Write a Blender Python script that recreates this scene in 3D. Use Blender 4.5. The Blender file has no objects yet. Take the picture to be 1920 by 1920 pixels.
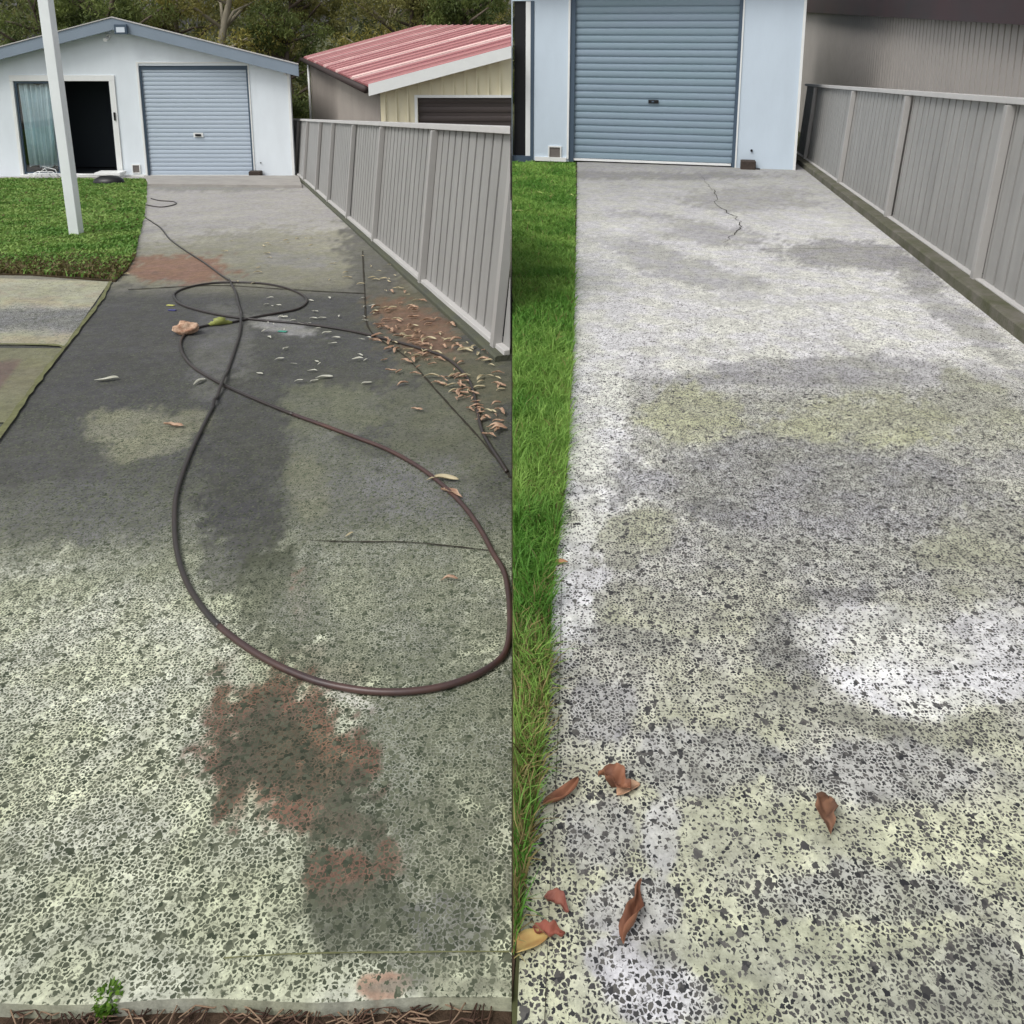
import bpy, math, random
import numpy as np
from mathutils import Vector, Matrix

random.seed(7)
RNG = np.random.default_rng(11)
C = bpy.context.scene.collection
R = math.radians

# ------------------------------------------------------------------ camera
F, PX, YH, SLOPE = 1500.0, 960.0, 50.0, 0.196      # focal length in px of a 1920 frame, principal column, level row, pitch
PY = YH + F * SLOPE
TH = math.atan(SLOPE)
CAMZ = 1.5
cam_d = bpy.data.cameras.new('camera')
cam = bpy.data.objects.new('camera', cam_d)
C.objects.link(cam)
cam.location = (0, 0, CAMZ)
cam.rotation_euler = (math.pi / 2 - TH, 0, 0)
cam_d.sensor_width = 36
cam_d.lens = 36 * F / 1920
cam_d.shift_y = -(960 - PY) / 1920
cam_d.clip_start = 0.05
cam_d.clip_end = 2000
bpy.context.scene.camera = cam

# ------------------------------------------------------------------ light
SUN_EL, SUN_AZ = 55, 228        # azimuth clockwise from +Y: behind the camera, a little well to the left
w = bpy.data.worlds.new('World')
bpy.context.scene.world = w
w.use_nodes = True
nt = w.node_tree
bgn = nt.nodes['Background']
sky = nt.nodes.new('ShaderNodeTexSky')
sky.sky_type = 'NISHITA'
sky.sun_disc = False
sky.sun_elevation = R(SUN_EL)
sky.sun_rotation = R(SUN_AZ)
sky.dust_density = 4
hsv = nt.nodes.new('ShaderNodeHueSaturation')
hsv.inputs['Saturation'].default_value = 0.22
nt.links.new(sky.outputs[0], hsv.inputs['Color'])
nt.links.new(hsv.outputs[0], bgn.inputs['Color'])
bgn.inputs['Strength'].default_value = 0.15
sun_d = bpy.data.lights.new('sun', 'SUN')
sun_d.energy = 1.3
sun_d.angle = R(22)
sun_d.color = (1.0, 0.975, 0.94)
sun = bpy.data.objects.new('sun', sun_d)
C.objects.link(sun)
sd = Vector((math.sin(R(SUN_AZ)) * math.cos(R(SUN_EL)), math.cos(R(SUN_AZ)) * math.cos(R(SUN_EL)), math.sin(R(SUN_EL))))
sun.rotation_euler = sd.to_track_quat('Z', 'Y').to_euler()
vs = bpy.context.scene.view_settings
vs.view_transform = 'Standard'
vs.look = 'None'
vs.gamma = 1
vs.exposure = 0.06

# ------------------------------------------------------------------ geometry of the place
def ray(px, py):
    a, b = (px - PX) / F, (py - PY) / F
    return Vector((a, math.cos(TH) - b * math.sin(TH), -math.sin(TH) - b * math.cos(TH)))
CP = Vector((0, 0, CAMZ))
# yard A (left of the boundary X = 0) falls away from the camera, yard B (right) less so
dA = ray(960, 218); SA = -dA.z / dA.y
dB = ray(1301, 142); _h = math.hypot(dB.x, dB.y); SB = -dB.z / _h
UB = Vector((dB.x / _h, dB.y / _h, 0)); RB = Vector((UB.y, -UB.x, 0))
ZB0 = -0.02
def zA(x, y): return -SA * y
def zB(x, y): return ZB0 - SB * (UB.x * x + UB.y * y)
NA = Vector((0, SA, 1)); NB = Vector((SB * UB.x, SB * UB.y, 1))
def hit(px, py, O, n):
    d = ray(px, py)
    return CP + d * ((Vector(O) - CP).dot(n) / d.dot(n))
def gA(px, py, dz=0.0): return hit(px, py, (0, 0, dz), NA)
def gB(px, py, dz=0.0): return hit(px, py, (0, 0, ZB0 + dz), NB)

def S(r, g, b, k=1.0):
    def f(c):
        c /= 255.0
        return (c / 12.92 if c <= 0.04045 else ((c + 0.055) / 1.055) ** 2.4) * k
    return (f(r), f(g), f(b), 1.0)

# ------------------------------------------------------------------ materials
def mat(name, col, rough=0.7, metal=0.0, noise=0.0, nscale=3.0, bump=0.0, bscale=40.0, spec=0.4, stretch=None, col2=None):
    m = bpy.data.materials.new(name); m.use_nodes = True
    t = m.node_tree; b = t.nodes['Principled BSDF']
    b.inputs['Roughness'].default_value = rough
    b.inputs['Metallic'].default_value = metal
    b.inputs['Specular IOR Level'].default_value = spec
    b.inputs['Base Color'].default_value = col
    g = t.nodes.new('ShaderNodeNewGeometry')
    vec = g.outputs['Position']
    if stretch:
        mp = t.nodes.new('ShaderNodeVectorMath'); mp.operation = 'MULTIPLY'
        mp.inputs[1].default_value = stretch
        t.links.new(vec, mp.inputs[0]); vec = mp.outputs[0]
    if noise:
        n = t.nodes.new('ShaderNodeTexNoise'); n.inputs['Scale'].default_value = nscale
        n.inputs['Detail'].default_value = 6; n.inputs['Roughness'].default_value = 0.65
        t.links.new(vec, n.inputs['Vector'])
        r = t.nodes.new('ShaderNodeMapRange')
        r.inputs['From Min'].default_value = 0.3; r.inputs['From Max'].default_value = 0.7
        t.links.new(n.outputs['Fac'], r.inputs['Value'])
        mx = t.nodes.new('ShaderNodeMix'); mx.data_type = 'RGBA'
        t.links.new(r.outputs[0], mx.inputs[0])
        c2 = col2 or tuple(c * (1 - noise) for c in col[:3]) + (1,)
        mx.inputs[6].default_value = col; mx.inputs[7].default_value = c2
        t.links.new(mx.outputs[2], b.inputs['Base Color'])
    if bump:
        n2 = t.nodes.new('ShaderNodeTexNoise'); n2.inputs['Scale'].default_value = bscale; n2.inputs['Detail'].default_value = 4
        t.links.new(vec, n2.inputs['Vector'])
        bp = t.nodes.new('ShaderNodeBump'); bp.inputs['Strength'].default_value = bump; bp.inputs['Distance'].default_value = 0.01
        t.links.new(n2.outputs['Fac'], bp.inputs['Height']); t.links.new(bp.outputs[0], b.inputs['Normal'])
    return m

def attr_mat(name, rough=0.6, transl=0.0, jitter=0.0):
    m = bpy.data.materials.new(name); m.use_nodes = True
    t = m.node_tree; b = t.nodes['Principled BSDF']
    a = t.nodes.new('ShaderNodeAttribute'); a.attribute_name = 'tint'
    t.links.new(a.outputs['Color'], b.inputs['Base Color'])
    b.inputs['Roughness'].default_value = rough
    b.inputs['Specular IOR Level'].default_value = 0.25
    if transl:
        tr = t.nodes.new('ShaderNodeBsdfTranslucent'); t.links.new(a.outputs['Color'], tr.inputs['Color'])
        ms = t.nodes.new('ShaderNodeMixShader'); ms.inputs[0].default_value = transl
        t.links.new(b.outputs[0], ms.inputs[1]); t.links.new(tr.outputs[0], ms.inputs[2])
        t.links.new(ms.outputs[0], t.nodes['Material Output'].inputs['Surface'])
    return m

def concrete_mat(name, scale, stone_rgb, stone_rgb2, spread=.2, fine=.6):
    """exposed aggregate: matrix colour, stain and stone cover come from the slab's own attributes"""
    m = bpy.data.materials.new(name); m.use_nodes = True
    t = m.node_tree; L = t.links; b = t.nodes['Principled BSDF']
    def N(k, **kw):
        n = t.nodes.new(k)
        for a_, v_ in kw.items(): setattr(n, a_, v_)
        return n
    g = N('ShaderNodeNewGeometry')
    tint = N('ShaderNodeAttribute'); tint.attribute_name = 'tint'
    agg = N('ShaderNodeAttribute'); agg.attribute_name = 'agg'
    sep = N('ShaderNodeSeparateColor'); L.new(agg.outputs['Color'], sep.inputs[0])   # R cover, G stone brightness
    def math_(op, a, b_, clamp=False):
        n = N('ShaderNodeMath', operation=op, use_clamp=clamp)
        for i, v in enumerate((a, b_)):
            if v is None: continue
            if isinstance(v, (int, float)): n.inputs[i].default_value = v
            else: L.new(v, n.inputs[i])
        return n.outputs[0]
    # warp
    nw = N('ShaderNodeTexNoise'); nw.inputs['Scale'].default_value = scale * 1.5; nw.inputs['Detail'].default_value = 3
    L.new(g.outputs['Position'], nw.inputs['Vector'])
    sub = N('ShaderNodeVectorMath', operation='SUBTRACT'); L.new(nw.outputs['Color'], sub.inputs[0]); sub.inputs[1].default_value = (.5, .5, .5)
    sc = N('ShaderNodeVectorMath', operation='SCALE'); L.new(sub.outputs[0], sc.inputs[0]); sc.inputs['Scale'].default_value = 1.1 / scale
    add = N('ShaderNodeVectorMath', operation='ADD'); L.new(g.outputs['Position'], add.inputs[0]); L.new(sc.outputs[0], add.inputs[1])
    vec = add.outputs[0]
    def layer(s, keep_lo, keep_hi):
        ve = N('ShaderNodeTexVoronoi', voronoi_dimensions='2D', feature='DISTANCE_TO_EDGE'); ve.inputs['Scale'].default_value = s
        vf = N('ShaderNodeTexVoronoi', voronoi_dimensions='2D', feature='F1'); vf.inputs['Scale'].default_value = s
        L.new(vec, ve.inputs['Vector']); L.new(vec, vf.inputs['Vector'])
        sp = N('ShaderNodeSeparateColor'); L.new(vf.outputs['Color'], sp.inputs[0])
        # margin grows as cover drops; each stone its own size
        mg = math_('MULTIPLY_ADD', sp.outputs[0], spread); t.nodes[-1].inputs[2].default_value = 0.02
        mg = math_('ADD', mg, math_('MULTIPLY', math_('SUBTRACT', 1.0, sep.outputs[0]), 0.14))
        r = N('ShaderNodeMapRange'); r.interpolation_type = 'SMOOTHSTEP'
        L.new(ve.outputs['Distance'], r.inputs['Value']); L.new(mg, r.inputs['From Min']); L.new(math_('ADD', mg, 0.05), r.inputs['From Max'])
        keep = math_('LESS_THAN', sp.outputs[1], math_('MULTIPLY_ADD', sep.outputs[0], keep_hi - keep_lo)); t.nodes[-2].inputs[2].default_value = keep_lo
        return math_('MULTIPLY', r.outputs[0], keep), sp.outputs[2]
    s1, c1 = layer(scale, 0.0, 1.05)
    s2, c2 = layer(scale * 0.52, -0.03, 0.16)
    s3, c3 = layer(scale * 2.1, -.1, fine)
    st = math_('MAXIMUM', math_('MAXIMUM', s1, s2), math_('MULTIPLY', s3, .62))
    # patchiness of matrix
    n1 = N('ShaderNodeTexNoise'); n1.inputs['Scale'].default_value = 1.7; n1.inputs['Detail'].default_value = 9; n1.inputs['Roughness'].default_value = .72
    L.new(g.outputs['Position'], n1.inputs['Vector'])
    n2 = N('ShaderNodeTexNoise'); n2.inputs['Scale'].default_value = 160; n2.inputs['Detail'].default_value = 4; n2.inputs['Roughness'].default_value = .8
    L.new(g.outputs['Position'], n2.inputs['Vector'])
    k1 = math_('MULTIPLY_ADD', n1.outputs['Fac'], 0.6); t.nodes[-1].inputs[2].default_value = 0.72
    k2 = math_('MULTIPLY_ADD', n2.outputs['Fac'], 0.8); t.nodes[-1].inputs[2].default_value = 0.6
    n3 = N('ShaderNodeTexNoise'); n3.inputs['Scale'].default_value = 16; n3.inputs['Detail'].default_value = 8; n3.inputs['Roughness'].default_value = .85
    L.new(g.outputs['Position'], n3.inputs['Vector'])
    r3 = N('ShaderNodeMapRange'); r3.inputs['From Min'].default_value = .38; r3.inputs['From Max'].default_value = .62; r3.inputs['To Min'].default_value = .70; r3.inputs['To Max'].default_value = 1.14
    L.new(n3.outputs['Fac'], r3.inputs['Value'])
    kk = math_('MULTIPLY', math_('MULTIPLY', k1, k2), r3.outputs[0])
    mt = N('ShaderNodeVectorMath', operation='SCALE'); L.new(tint.outputs['Color'], mt.inputs[0]); L.new(kk, mt.inputs['Scale'])
    # green-grey / beige drift in tone
    nh = N('ShaderNodeTexNoise'); nh.inputs['Scale'].default_value = 5; nh.inputs['Detail'].default_value = 5
    L.new(g.outputs['Position'], nh.inputs['Vector'])
    rh = N('ShaderNodeMapRange'); rh.inputs['From Min'].default_value = .42; rh.inputs['From Max'].default_value = .58; L.new(nh.outputs['Fac'], rh.inputs['Value'])
    hx = N('ShaderNodeMix', data_type='RGBA'); L.new(rh.outputs[0], hx.inputs[0])
    hx.inputs[6].default_value = (1.02, 1.02, .94, 1); hx.inputs[7].default_value = (1.0, .99, 1.01, 1)
    mm = N('ShaderNodeVectorMath', operation='MULTIPLY'); L.new(mt.outputs[0], mm.inputs[0]); L.new(hx.outputs[2], mm.inputs[1])
    sx = N('ShaderNodeMix', data_type='RGBA'); L.new(c1, sx.inputs[0]); sx.inputs[6].default_value = stone_rgb; sx.inputs[7].default_value = stone_rgb2
    sb = N('ShaderNodeVectorMath', operation='SCALE'); L.new(sx.outputs[2], sb.inputs[0]); L.new(math_('MULTIPLY', sep.outputs[1], 2.0), sb.inputs['Scale'])
    fx = N('ShaderNodeMix', data_type='RGBA'); L.new(st, fx.inputs[0]); L.new(mm.outputs[0], fx.inputs[6]); L.new(sb.outputs[0], fx.inputs[7])
    L.new(fx.outputs[2], b.inputs['Base Color'])
    b.inputs['Roughness'].default_value = 0.82; b.inputs['Specular IOR Level'].default_value = 0.3
    bp = N('ShaderNodeBump'); bp.inputs['Strength'].default_value = 0.5; bp.inputs['Distance'].default_value = 0.002
    L.new(math_('ADD', math_('MULTIPLY', st, 0.6), n2.outputs['Fac']), bp.inputs['Height']); L.new(bp.outputs[0], b.inputs['Normal'])
    return m

# ------------------------------------------------------------------ object helpers
def base_of(parent):
    v = Vector((0, 0, 0))
    while parent is not None:
        v += parent.location; parent = parent.parent
    return v
def smooth(me): me.polygons.foreach_set('use_smooth', [True] * len(me.polygons))
def obj(name, verts, faces, m, parent=None, loc=None, sm=False, tint=None, agg=None):
    V = np.array([tuple(v) for v in verts], dtype=np.float64).reshape(-1, 3)
    off = np.array(tuple(base_of(parent)))
    if parent is None:
        l = np.array(loc if loc is not None else ((V[:, 0].min() + V[:, 0].max()) / 2, (V[:, 1].min() + V[:, 1].max()) / 2, V[:, 2].min()))
        off = l
    me = bpy.data.meshes.new(name)
    me.from_pydata((V - off).tolist(), [], [tuple(f) for f in faces])
    if tint is not None:
        a = me.color_attributes.new('tint', 'FLOAT_COLOR', 'POINT')
        a.data.foreach_set('color', np.asarray(tint, dtype=np.float32).ravel())
    if agg is not None:
        a = me.color_attributes.new('agg', 'FLOAT_COLOR', 'POINT')
        a.data.foreach_set('color', np.asarray(agg, dtype=np.float32).ravel())
    me.materials.append(m)
    if sm: smooth(me)
    o = bpy.data.objects.new(name, me); C.objects.link(o)
    if parent is None: o.location = tuple(off)
    else: o.parent = parent
    me.update()
    return o
def thing(name, label, cat, loc, group=None):
    o = bpy.data.objects.new(name, None); C.objects.link(o); o.location = loc
    o.empty_display_size = 0.1
    return tag(o, label, cat, group)
def tag(o, label, cat, group=None, kind=None):
    o['label'] = label; o['category'] = cat
    if group: o['group'] = group
    if kind: o['kind'] = kind
    return o
def struct(o, label=None):
    o['kind'] = 'structure'
    if label: o['label'] = label
    return o
class MB:
    def __init__(s): s.v = []; s.f = []
    def add(s, vs_, fs):
        n = len(s.v); s.v += [Vector(v) for v in vs_]; s.f += [tuple(n + i for i in f) for f in fs]
    def box(s, P, a, b, c, d, e, f):
        """P(u,v,w) maps local to world; ranges a-b, c-d, e-f"""
        s.add([P(a, c, e), P(b, c, e), P(b, d, e), P(a, d, e), P(a, c, f), P(b, c, f), P(b, d, f), P(a, d, f)],
              [(0, 3, 2, 1), (4, 5, 6, 7), (0, 1, 5, 4), (1, 2, 6, 5), (2, 3, 7, 6), (3, 0, 4, 7)])
    def prism(s, P, poly, e, f):
        n = len(poly)
        s.add([P(u, v, e) for u, v in poly] + [P(u, v, f) for u, v in poly],
              [tuple(range(n))[::-1], tuple(range(n, 2 * n))] + [(i, (i + 1) % n, n + (i + 1) % n, n + i) for i in range(n)])
    def build(s, name, m, parent=None, sm=False, bev=0.0, loc=None):
        o = obj(name, s.v, s.f, m, parent, sm=sm, loc=loc)
        if bev:
            b = o.modifiers.new('bevel', 'BEVEL'); b.width = bev; b.segments = 2; b.limit_method = 'ANGLE'
        return o
class Facade:
    """upright wall plane: u to the right, v up, w outwards"""
    def __init__(s, O, r):
        s.O = Vector(O); s.r = Vector(r).normalized(); s.n = Vector((s.r.y, -s.r.x, 0))
    def P(s, u, v, w=0.0): return s.O + s.r * u + Vector((0, 0, v)) + s.n * w
    def uv(s, px, py, w=0.0):
        h = hit(px, py, s.O + s.n * w, s.n) - s.O
        return h.dot(s.r), h.z
def tube(pts, rad, n=10, closed_ends=True):
    V, Fc = [], []
    pts = [Vector(p) for p in pts]
    for i, p in enumerate(pts):
        t = (pts[min(i + 1, len(pts) - 1)] - pts[max(i - 1, 0)]).normalized()
        up = Vector((0, 0, 1)) if abs(t.z) < .9 else Vector((1, 0, 0))
        a = t.cross(up).normalized(); b = a.cross(t).normalized()
        rr = rad[i] if hasattr(rad, '__len__') else rad
        for k in range(n):
            q = 2 * math.pi * k / n
            V.append(p + a * (math.cos(q) * rr) + b * (math.sin(q) * rr))
    for i in range(len(pts) - 1):
        for k in range(n):
            Fc.append((i * n + k, i * n + (k + 1) % n, (i + 1) * n + (k + 1) % n, (i + 1) * n + k))
    if closed_ends:
        Fc.append(tuple(range(n))[::-1]); Fc.append(tuple((len(pts) - 1) * n + k for k in range(n)))
    return V, Fc
def catmull(p, per=10):
    out = []
    q = [p[0]] + list(p) + [p[-1]]
    for i in range(1, len(q) - 2):
        a, b, c, d = [np.array(x, float) for x in q[i - 1:i + 3]]
        for k in range(per):
            t = k / per
            out.append(.5 * ((2 * b) + (c - a) * t + (2 * a - 5 * b + 4 * c - d) * t * t + (3 * b - a - 3 * c + d) * t ** 3))
    out.append(np.array(p[-1], float))
    return out
# value noise for stain outlines
_LAT = RNG.random((256, 256))
def vnoise(x, y):
    xi = np.floor(x).astype(int); yi = np.floor(y).astype(int)
    fx = x - xi; fy = y - yi; fx = fx * fx * (3 - 2 * fx); fy = fy * fy * (3 - 2 * fy)
    g = lambda a, b: _LAT[a % 256, b % 256]
    return (g(xi, yi) * (1 - fx) + g(xi + 1, yi) * fx) * (1 - fy) + (g(xi, yi + 1) * (1 - fx) + g(xi + 1, yi + 1) * fx) * fy
def fbm(x, y, o=4):
    s, a, n = 0, .5, 0
    for i in range(o):
        s = s + a * vnoise(x * 2 ** i + 17 * i, y * 2 ** i + 31 * i); n += a; a *= .55
    return s / n

# ------------------------------------------------------------------ ground
CEM = 0.9      # cement albedo relative to its sunlit picture value
def tone(rgb, sat=.55):
    c = np.array(S(*rgb)[:3]); l = c.mean()
    if rgb[0] - rgb[2] > 44 and rgb[0] > rgb[1] * 1.25: sat = .95      # rust keeps its colour
    return (l + (c - l) * sat) * CEM
def stained_sheet(name, g, xs, ys, m, base, blobs, thick=0.03, warp=None):
    """a concrete slab whose stains are stored per vertex as tint (colour of the cement) and agg (how much stone shows)"""
    X, Y = np.meshgrid(xs, ys)
    V = [g(x, y) for x, y in zip(X.ravel(), Y.ravel())]
    V = [Vector((v.x, v.y, v.z)) for v in V]
    W = np.array([tuple(v) for v in V])
    x, y = X.ravel().astype(float), Y.ravel().astype(float)
    if warp is not None: x = warp(x, y)
    n1 = fbm(W[:, 0] * 2.2 + 50, W[:, 1] * 1.6 + 50, 5) - .5
    n2 = fbm(W[:, 0] * 2.6 + 150, W[:, 1] * 1.8 + 80, 5) - .5
    n3 = fbm(W[:, 0] * 9 + 150, W[:, 1] * 6 + 180, 3) - .5
    n4 = fbm(W[:, 0] * 24 + 90, W[:, 1] * 17 + 60, 3) - .5
    n5 = vnoise(W[:, 0] * 70 + 9, W[:, 1] * 50 + 70) - .5
    col, ag = base(x, y)
    sc_ = np.clip(y / 900.0, .35, 1.4)
    for (cx, cy, rx, ry, ang, rgb, a, st, s) in blobs:
        ca, sa = math.cos(R(ang)), math.sin(R(ang))
        dx, dy = x - cx, y - cy
        u = (dx * ca + dy * sa) / rx; v = (-dx * sa + dy * ca) / ry
        d = np.sqrt(u * u + v * v) + n1 * .7 + n2 * .45 + n3 * .75 + n4 * .6 + n5 * .35
        soft = .17
        k = np.clip((1.0 + soft - d) / (2 * soft), 0, 1); k = k * k * (3 - 2 * k) * s
        if rgb is not None:
            c = tone(rgb)
            col = col * (1 - k[:, None]) + c * k[:, None]
        if a is not None: ag[:, 0] = ag[:, 0] * (1 - k) + a * k
        if st is not None: ag[:, 1] = ag[:, 1] * (1 - k) + st * k
    dist = np.hypot(W[:, 0], W[:, 1]); fade = 1 / (1 + (dist / 4.0) ** 2)
    mott = 1 + (.5 * n4 + .3 * n5) * fade + .28 * n3 * (.3 + .7 * fade)
    col = col * mott[:, None]
    nx, ny = len(xs), len(ys)
    faces = [(j * nx + i, j * nx + i + 1, (j + 1) * nx + i + 1, (j + 1) * nx + i) for j in range(ny - 1) for i in range(nx - 1)]
    faces = [f[::-1] for f in faces]
    # edge skirt
    nv = len(V)
    rim = [i for i in range(nx)] + [j * nx + nx - 1 for j in range(1, ny)] + [(ny - 1) * nx + i for i in range(nx - 2, -1, -1)] + [j * nx for j in range(ny - 2, 0, -1)]
    low = {}
    top = {}
    for r_ in rim: top[r_] = len(V); V.append(V[r_].copy())
    for r_ in rim:
        low[r_] = len(V); V.append(V[r_] - Vector((0, 0, thick)))
    for a_, b_ in zip(rim, rim[1:] + rim[:1]): faces.append((top[a_], top[b_], low[b_], low[a_]))
    rag = ag[rim] * np.array([0, 1])
    col = np.vstack([col, col[rim] * .8, col[rim] * .7]); ag = np.vstack([ag, rag, rag])
    T = np.hstack([col, np.ones((len(col), 1))]); A = np.hstack([ag, np.zeros((len(ag), 1)), np.ones((len(ag), 1))])
    o = obj(name, V, faces, m, tint=T, agg=A)
    struct(o)
    return o
def ramp(y, stops):
    ys = [s[0] for s in stops]
    c = np.stack([np.interp(y, ys, [tone(s[1], .7)[i] for s in stops]) for i in range(3)], 1)
    a = np.stack([np.interp(y, ys, [s[2] for s in stops]), np.interp(y, ys, [s[3] for s in stops])], 1)
    return c, a

soil = mat('soil', S(74, 58, 44), .95, noise=.5, nscale=14, bump=1.0, bscale=60)
earth = mat('earth_and_weeds', S(88, 92, 60), .95, noise=.4, nscale=2, bump=.6, bscale=20)

def ground_sheet():
    mb = MB()
    ysA = [-6, 0, 6, 12, 20, 30, 38, 60, 120, 400]
    xsA = [-160, -40, -12, -0.001]
    zg = lambda y: -SA * min(y, 24) - .05
    for j in range(len(ysA) - 1):
        for i in range(3):
            x0, x1, y0, y1 = xsA[i], xsA[i + 1], ysA[j], ysA[j + 1]
            mb.add([(x0, y0, zg(y0)), (x1, y0, zg(y0)), (x1, y1, zg(y1)), (x0, y1, zg(y1))], [(0, 1, 2, 3)])
    zb = lambda x, y: zB(x if x < 14 else 14, min(y, 24)) - .05
    xsB = [0.0, 3, 7, 14, 40, 160]
    for j in range(len(ysA) - 1):
        y0, y1 = ysA[j], ysA[j + 1]
        for i in range(5):
            x0, x1 = xsB[i], xsB[i + 1]
            mb.add([(x0, y0, zb(x0, y0)), (x1, y0, zb(x1, y0)), (x1, y1, zb(x1, y1)), (x0, y1, zb(x0, y1))], [(0, 1, 2, 3)])
        mb.add([(0, y0, zg(y0)), (0, y1, zg(y1)), (0, y1, zb(0, y1)), (0, y0, zb(0, y0))], [(0, 1, 2, 3)])
    struct(mb.build('ground', earth, loc=(0, 0, 0)))
ground_sheet()

# slab of yard A: stains (px centre, radii, angle, cement colour, stone cover, stone brightness, strength)
conA = concrete_mat('exposed_aggregate_mossy', 104, S(62, 70, 54), S(118, 122, 102), .17)
conB = concrete_mat('exposed_aggregate_washed', 106, S(48, 49, 52), S(104, 102, 98), .2, .38)
baseA = lambda x, y: ramp(y, [(330, (176, 172, 170), .0, .5), (430, (178, 175, 170), .05, .5), (470, (152, 150, 132), .1, .5), (530, (138, 136, 116), .15, .5),
                              (560, (88, 88, 89), .35, .4), (760, (82, 82, 84), .6, .38), (930, (100, 100, 99), .8, .38), (1040, (166, 170, 148), .85, .5),
                              (1150, (212, 218, 184), .86, .44), (1600, (210, 216, 180), .86, .44), (1840, (208, 214, 182), .76, .44), (1880, (204, 208, 180), .45, .5)])
G1 = (114, 114, 114)
blobsA = [
    (600, 470, 300, 40, 0, (152, 150, 122), .1, .5, .6), (330, 505, 95, 28, 0, (142, 104, 86), .1, .5, .8), (640, 450, 130, 20, 0, (168, 164, 140), .0, .5, .6),
    (860, 700, 150, 62, 48, (122, 108, 84), .25, .42, .9), (740, 560, 60, 50, 45, (120, 112, 84), .2, .42, .8),
    (700, 495, 90, 45, 60, (92, 92, 90), .2, .5, .7), (400, 350, 160, 10, 0, (140, 140, 132), .0, .5, .7),
    (560, 490, 70, 14, 0, (150, 148, 148), .1, .5, .6),
    (800, 620, 110, 90, 45, (112, 106, 80), .3, .4, .8), (790, 620, 90, 40, 30, (138, 100, 80), .2, .4, .6),
    (880, 740, 90, 110, 40, (108, 108, 78), .3, .4, .8), (700, 720, 170, 26, 5, (88, 88, 84), .4, .35, .8),
    (420, 680, 60, 110, 0, (118, 118, 117), .2, .5, .55), (530, 612, 60, 14, 10, (160, 160, 158), .1, .5, .8),
    (250, 620, 120, 80, 0, (84, 84, 85), .3, .38, .6), (170, 720, 130, 60, 0, (82, 82, 84), .3, .38, .6),
    (250, 815, 110, 52, 0, (160, 158, 122), .75, .5, .9), (360, 790, 60, 25, 0, (150, 148, 112), .6, .5, .7),
    (80, 870, 120, 80, 0, (88, 88, 88), .5, .36, .9), (150, 960, 170, 55, 0, (112, 112, 114), .8, .42, .8),
    (620, 770, 130, 50, 0, (124, 128, 98), .5, .45, .8), (820, 820, 140, 90, 40, (118, 120, 94), .6, .42, .8),
    (620, 900, 110, 80, 0, (132, 134, 124), .7, .5, .7), (780, 920, 130, 60, 0, (136, 136, 138), .7, .5, .7),
    (450, 860, 75, 150, 5, (84, 84, 84), .5, .34, .95), (470, 980, 95, 95, 0, (80, 80, 82), .6, .32, .95), (420, 1060, 60, 70, 0, (96, 96, 96), .7, .36, .8),
    (580, 930, 45, 70, 0, (142, 142, 108), .7, .5, .7),
    (520, 1130, 90, 130, 10, (98, 104, 76), .85, .3, .8), (620, 1240, 100, 50, 20, (128, 116, 96), .85, .35, .7), (560, 1110, 20, 60, 0, (156, 122, 104), .7, .45, .7),
    (760, 1150, 260, 130, 0, (162, 166, 140), .92, .52, .85), (820, 1400, 190, 220, 0, (152, 158, 132), .94, .5, .85), (830, 1650, 170, 200, 0, (150, 154, 126), .92, .46, .85),
    (240, 1250, 260, 170, 0, (230, 235, 200), .82, .46, .8), (200, 1480, 200, 120, 0, (226, 231, 196), .84, .44, .7),
    (640, 1300, 80, 20, 25, (214, 214, 192), .7, .55, .8),
    (540, 1400, 170, 150, 35, (138, 98, 80), .9, .34, .95), (500, 1400, 85, 95, 25, (92, 94, 70), .9, .27, .75),
    (600, 1480, 90, 70, 20, (98, 94, 72), .9, .27, .7), (610, 1540, 120, 32, 12, (150, 112, 94), .8, .38, .85),
    (660, 1600, 85, 120, -10, (104, 110, 82), .92, .3, .75), (640, 1640, 60, 55, 0, (140, 98, 80), .85, .34, .8), (730, 1610, 26, 40, 0, (140, 98, 80), .85, .34, .7),
    (690, 1730, 110, 70, 0, (112, 118, 88), .9, .34, .8),
    (860, 1730, 90, 60, 0, (140, 142, 144), .85, .42, .6), (720, 1850, 45, 28, 0, (176, 136, 112), .3, .5, .8), (850, 1850, 130, 22, 0, (140, 142, 116), .5, .45, .7),
]
_wob = random.Random(3)
ysA = list(range(331, 700, 4)) + list(range(700, 1884, 6))
xsA = list(range(-3000, -500, 100)) + list(range(-500, -20, 20)) + list(range(-20, 960, 7)) + [959.2]
def gA_edge(x, y):
    if y > 1874: y = 1876 + 5 * math.sin(x * .013) + (x - 480) * -.01
    return gA(x, y)
driveA = stained_sheet('driveway', gA_edge, xsA, ysA, conA, baseA, blobsA, .05)
driveA['label'] = 'stained dark driveway with exposed aggregate in the left yard, hose lying on it'

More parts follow.
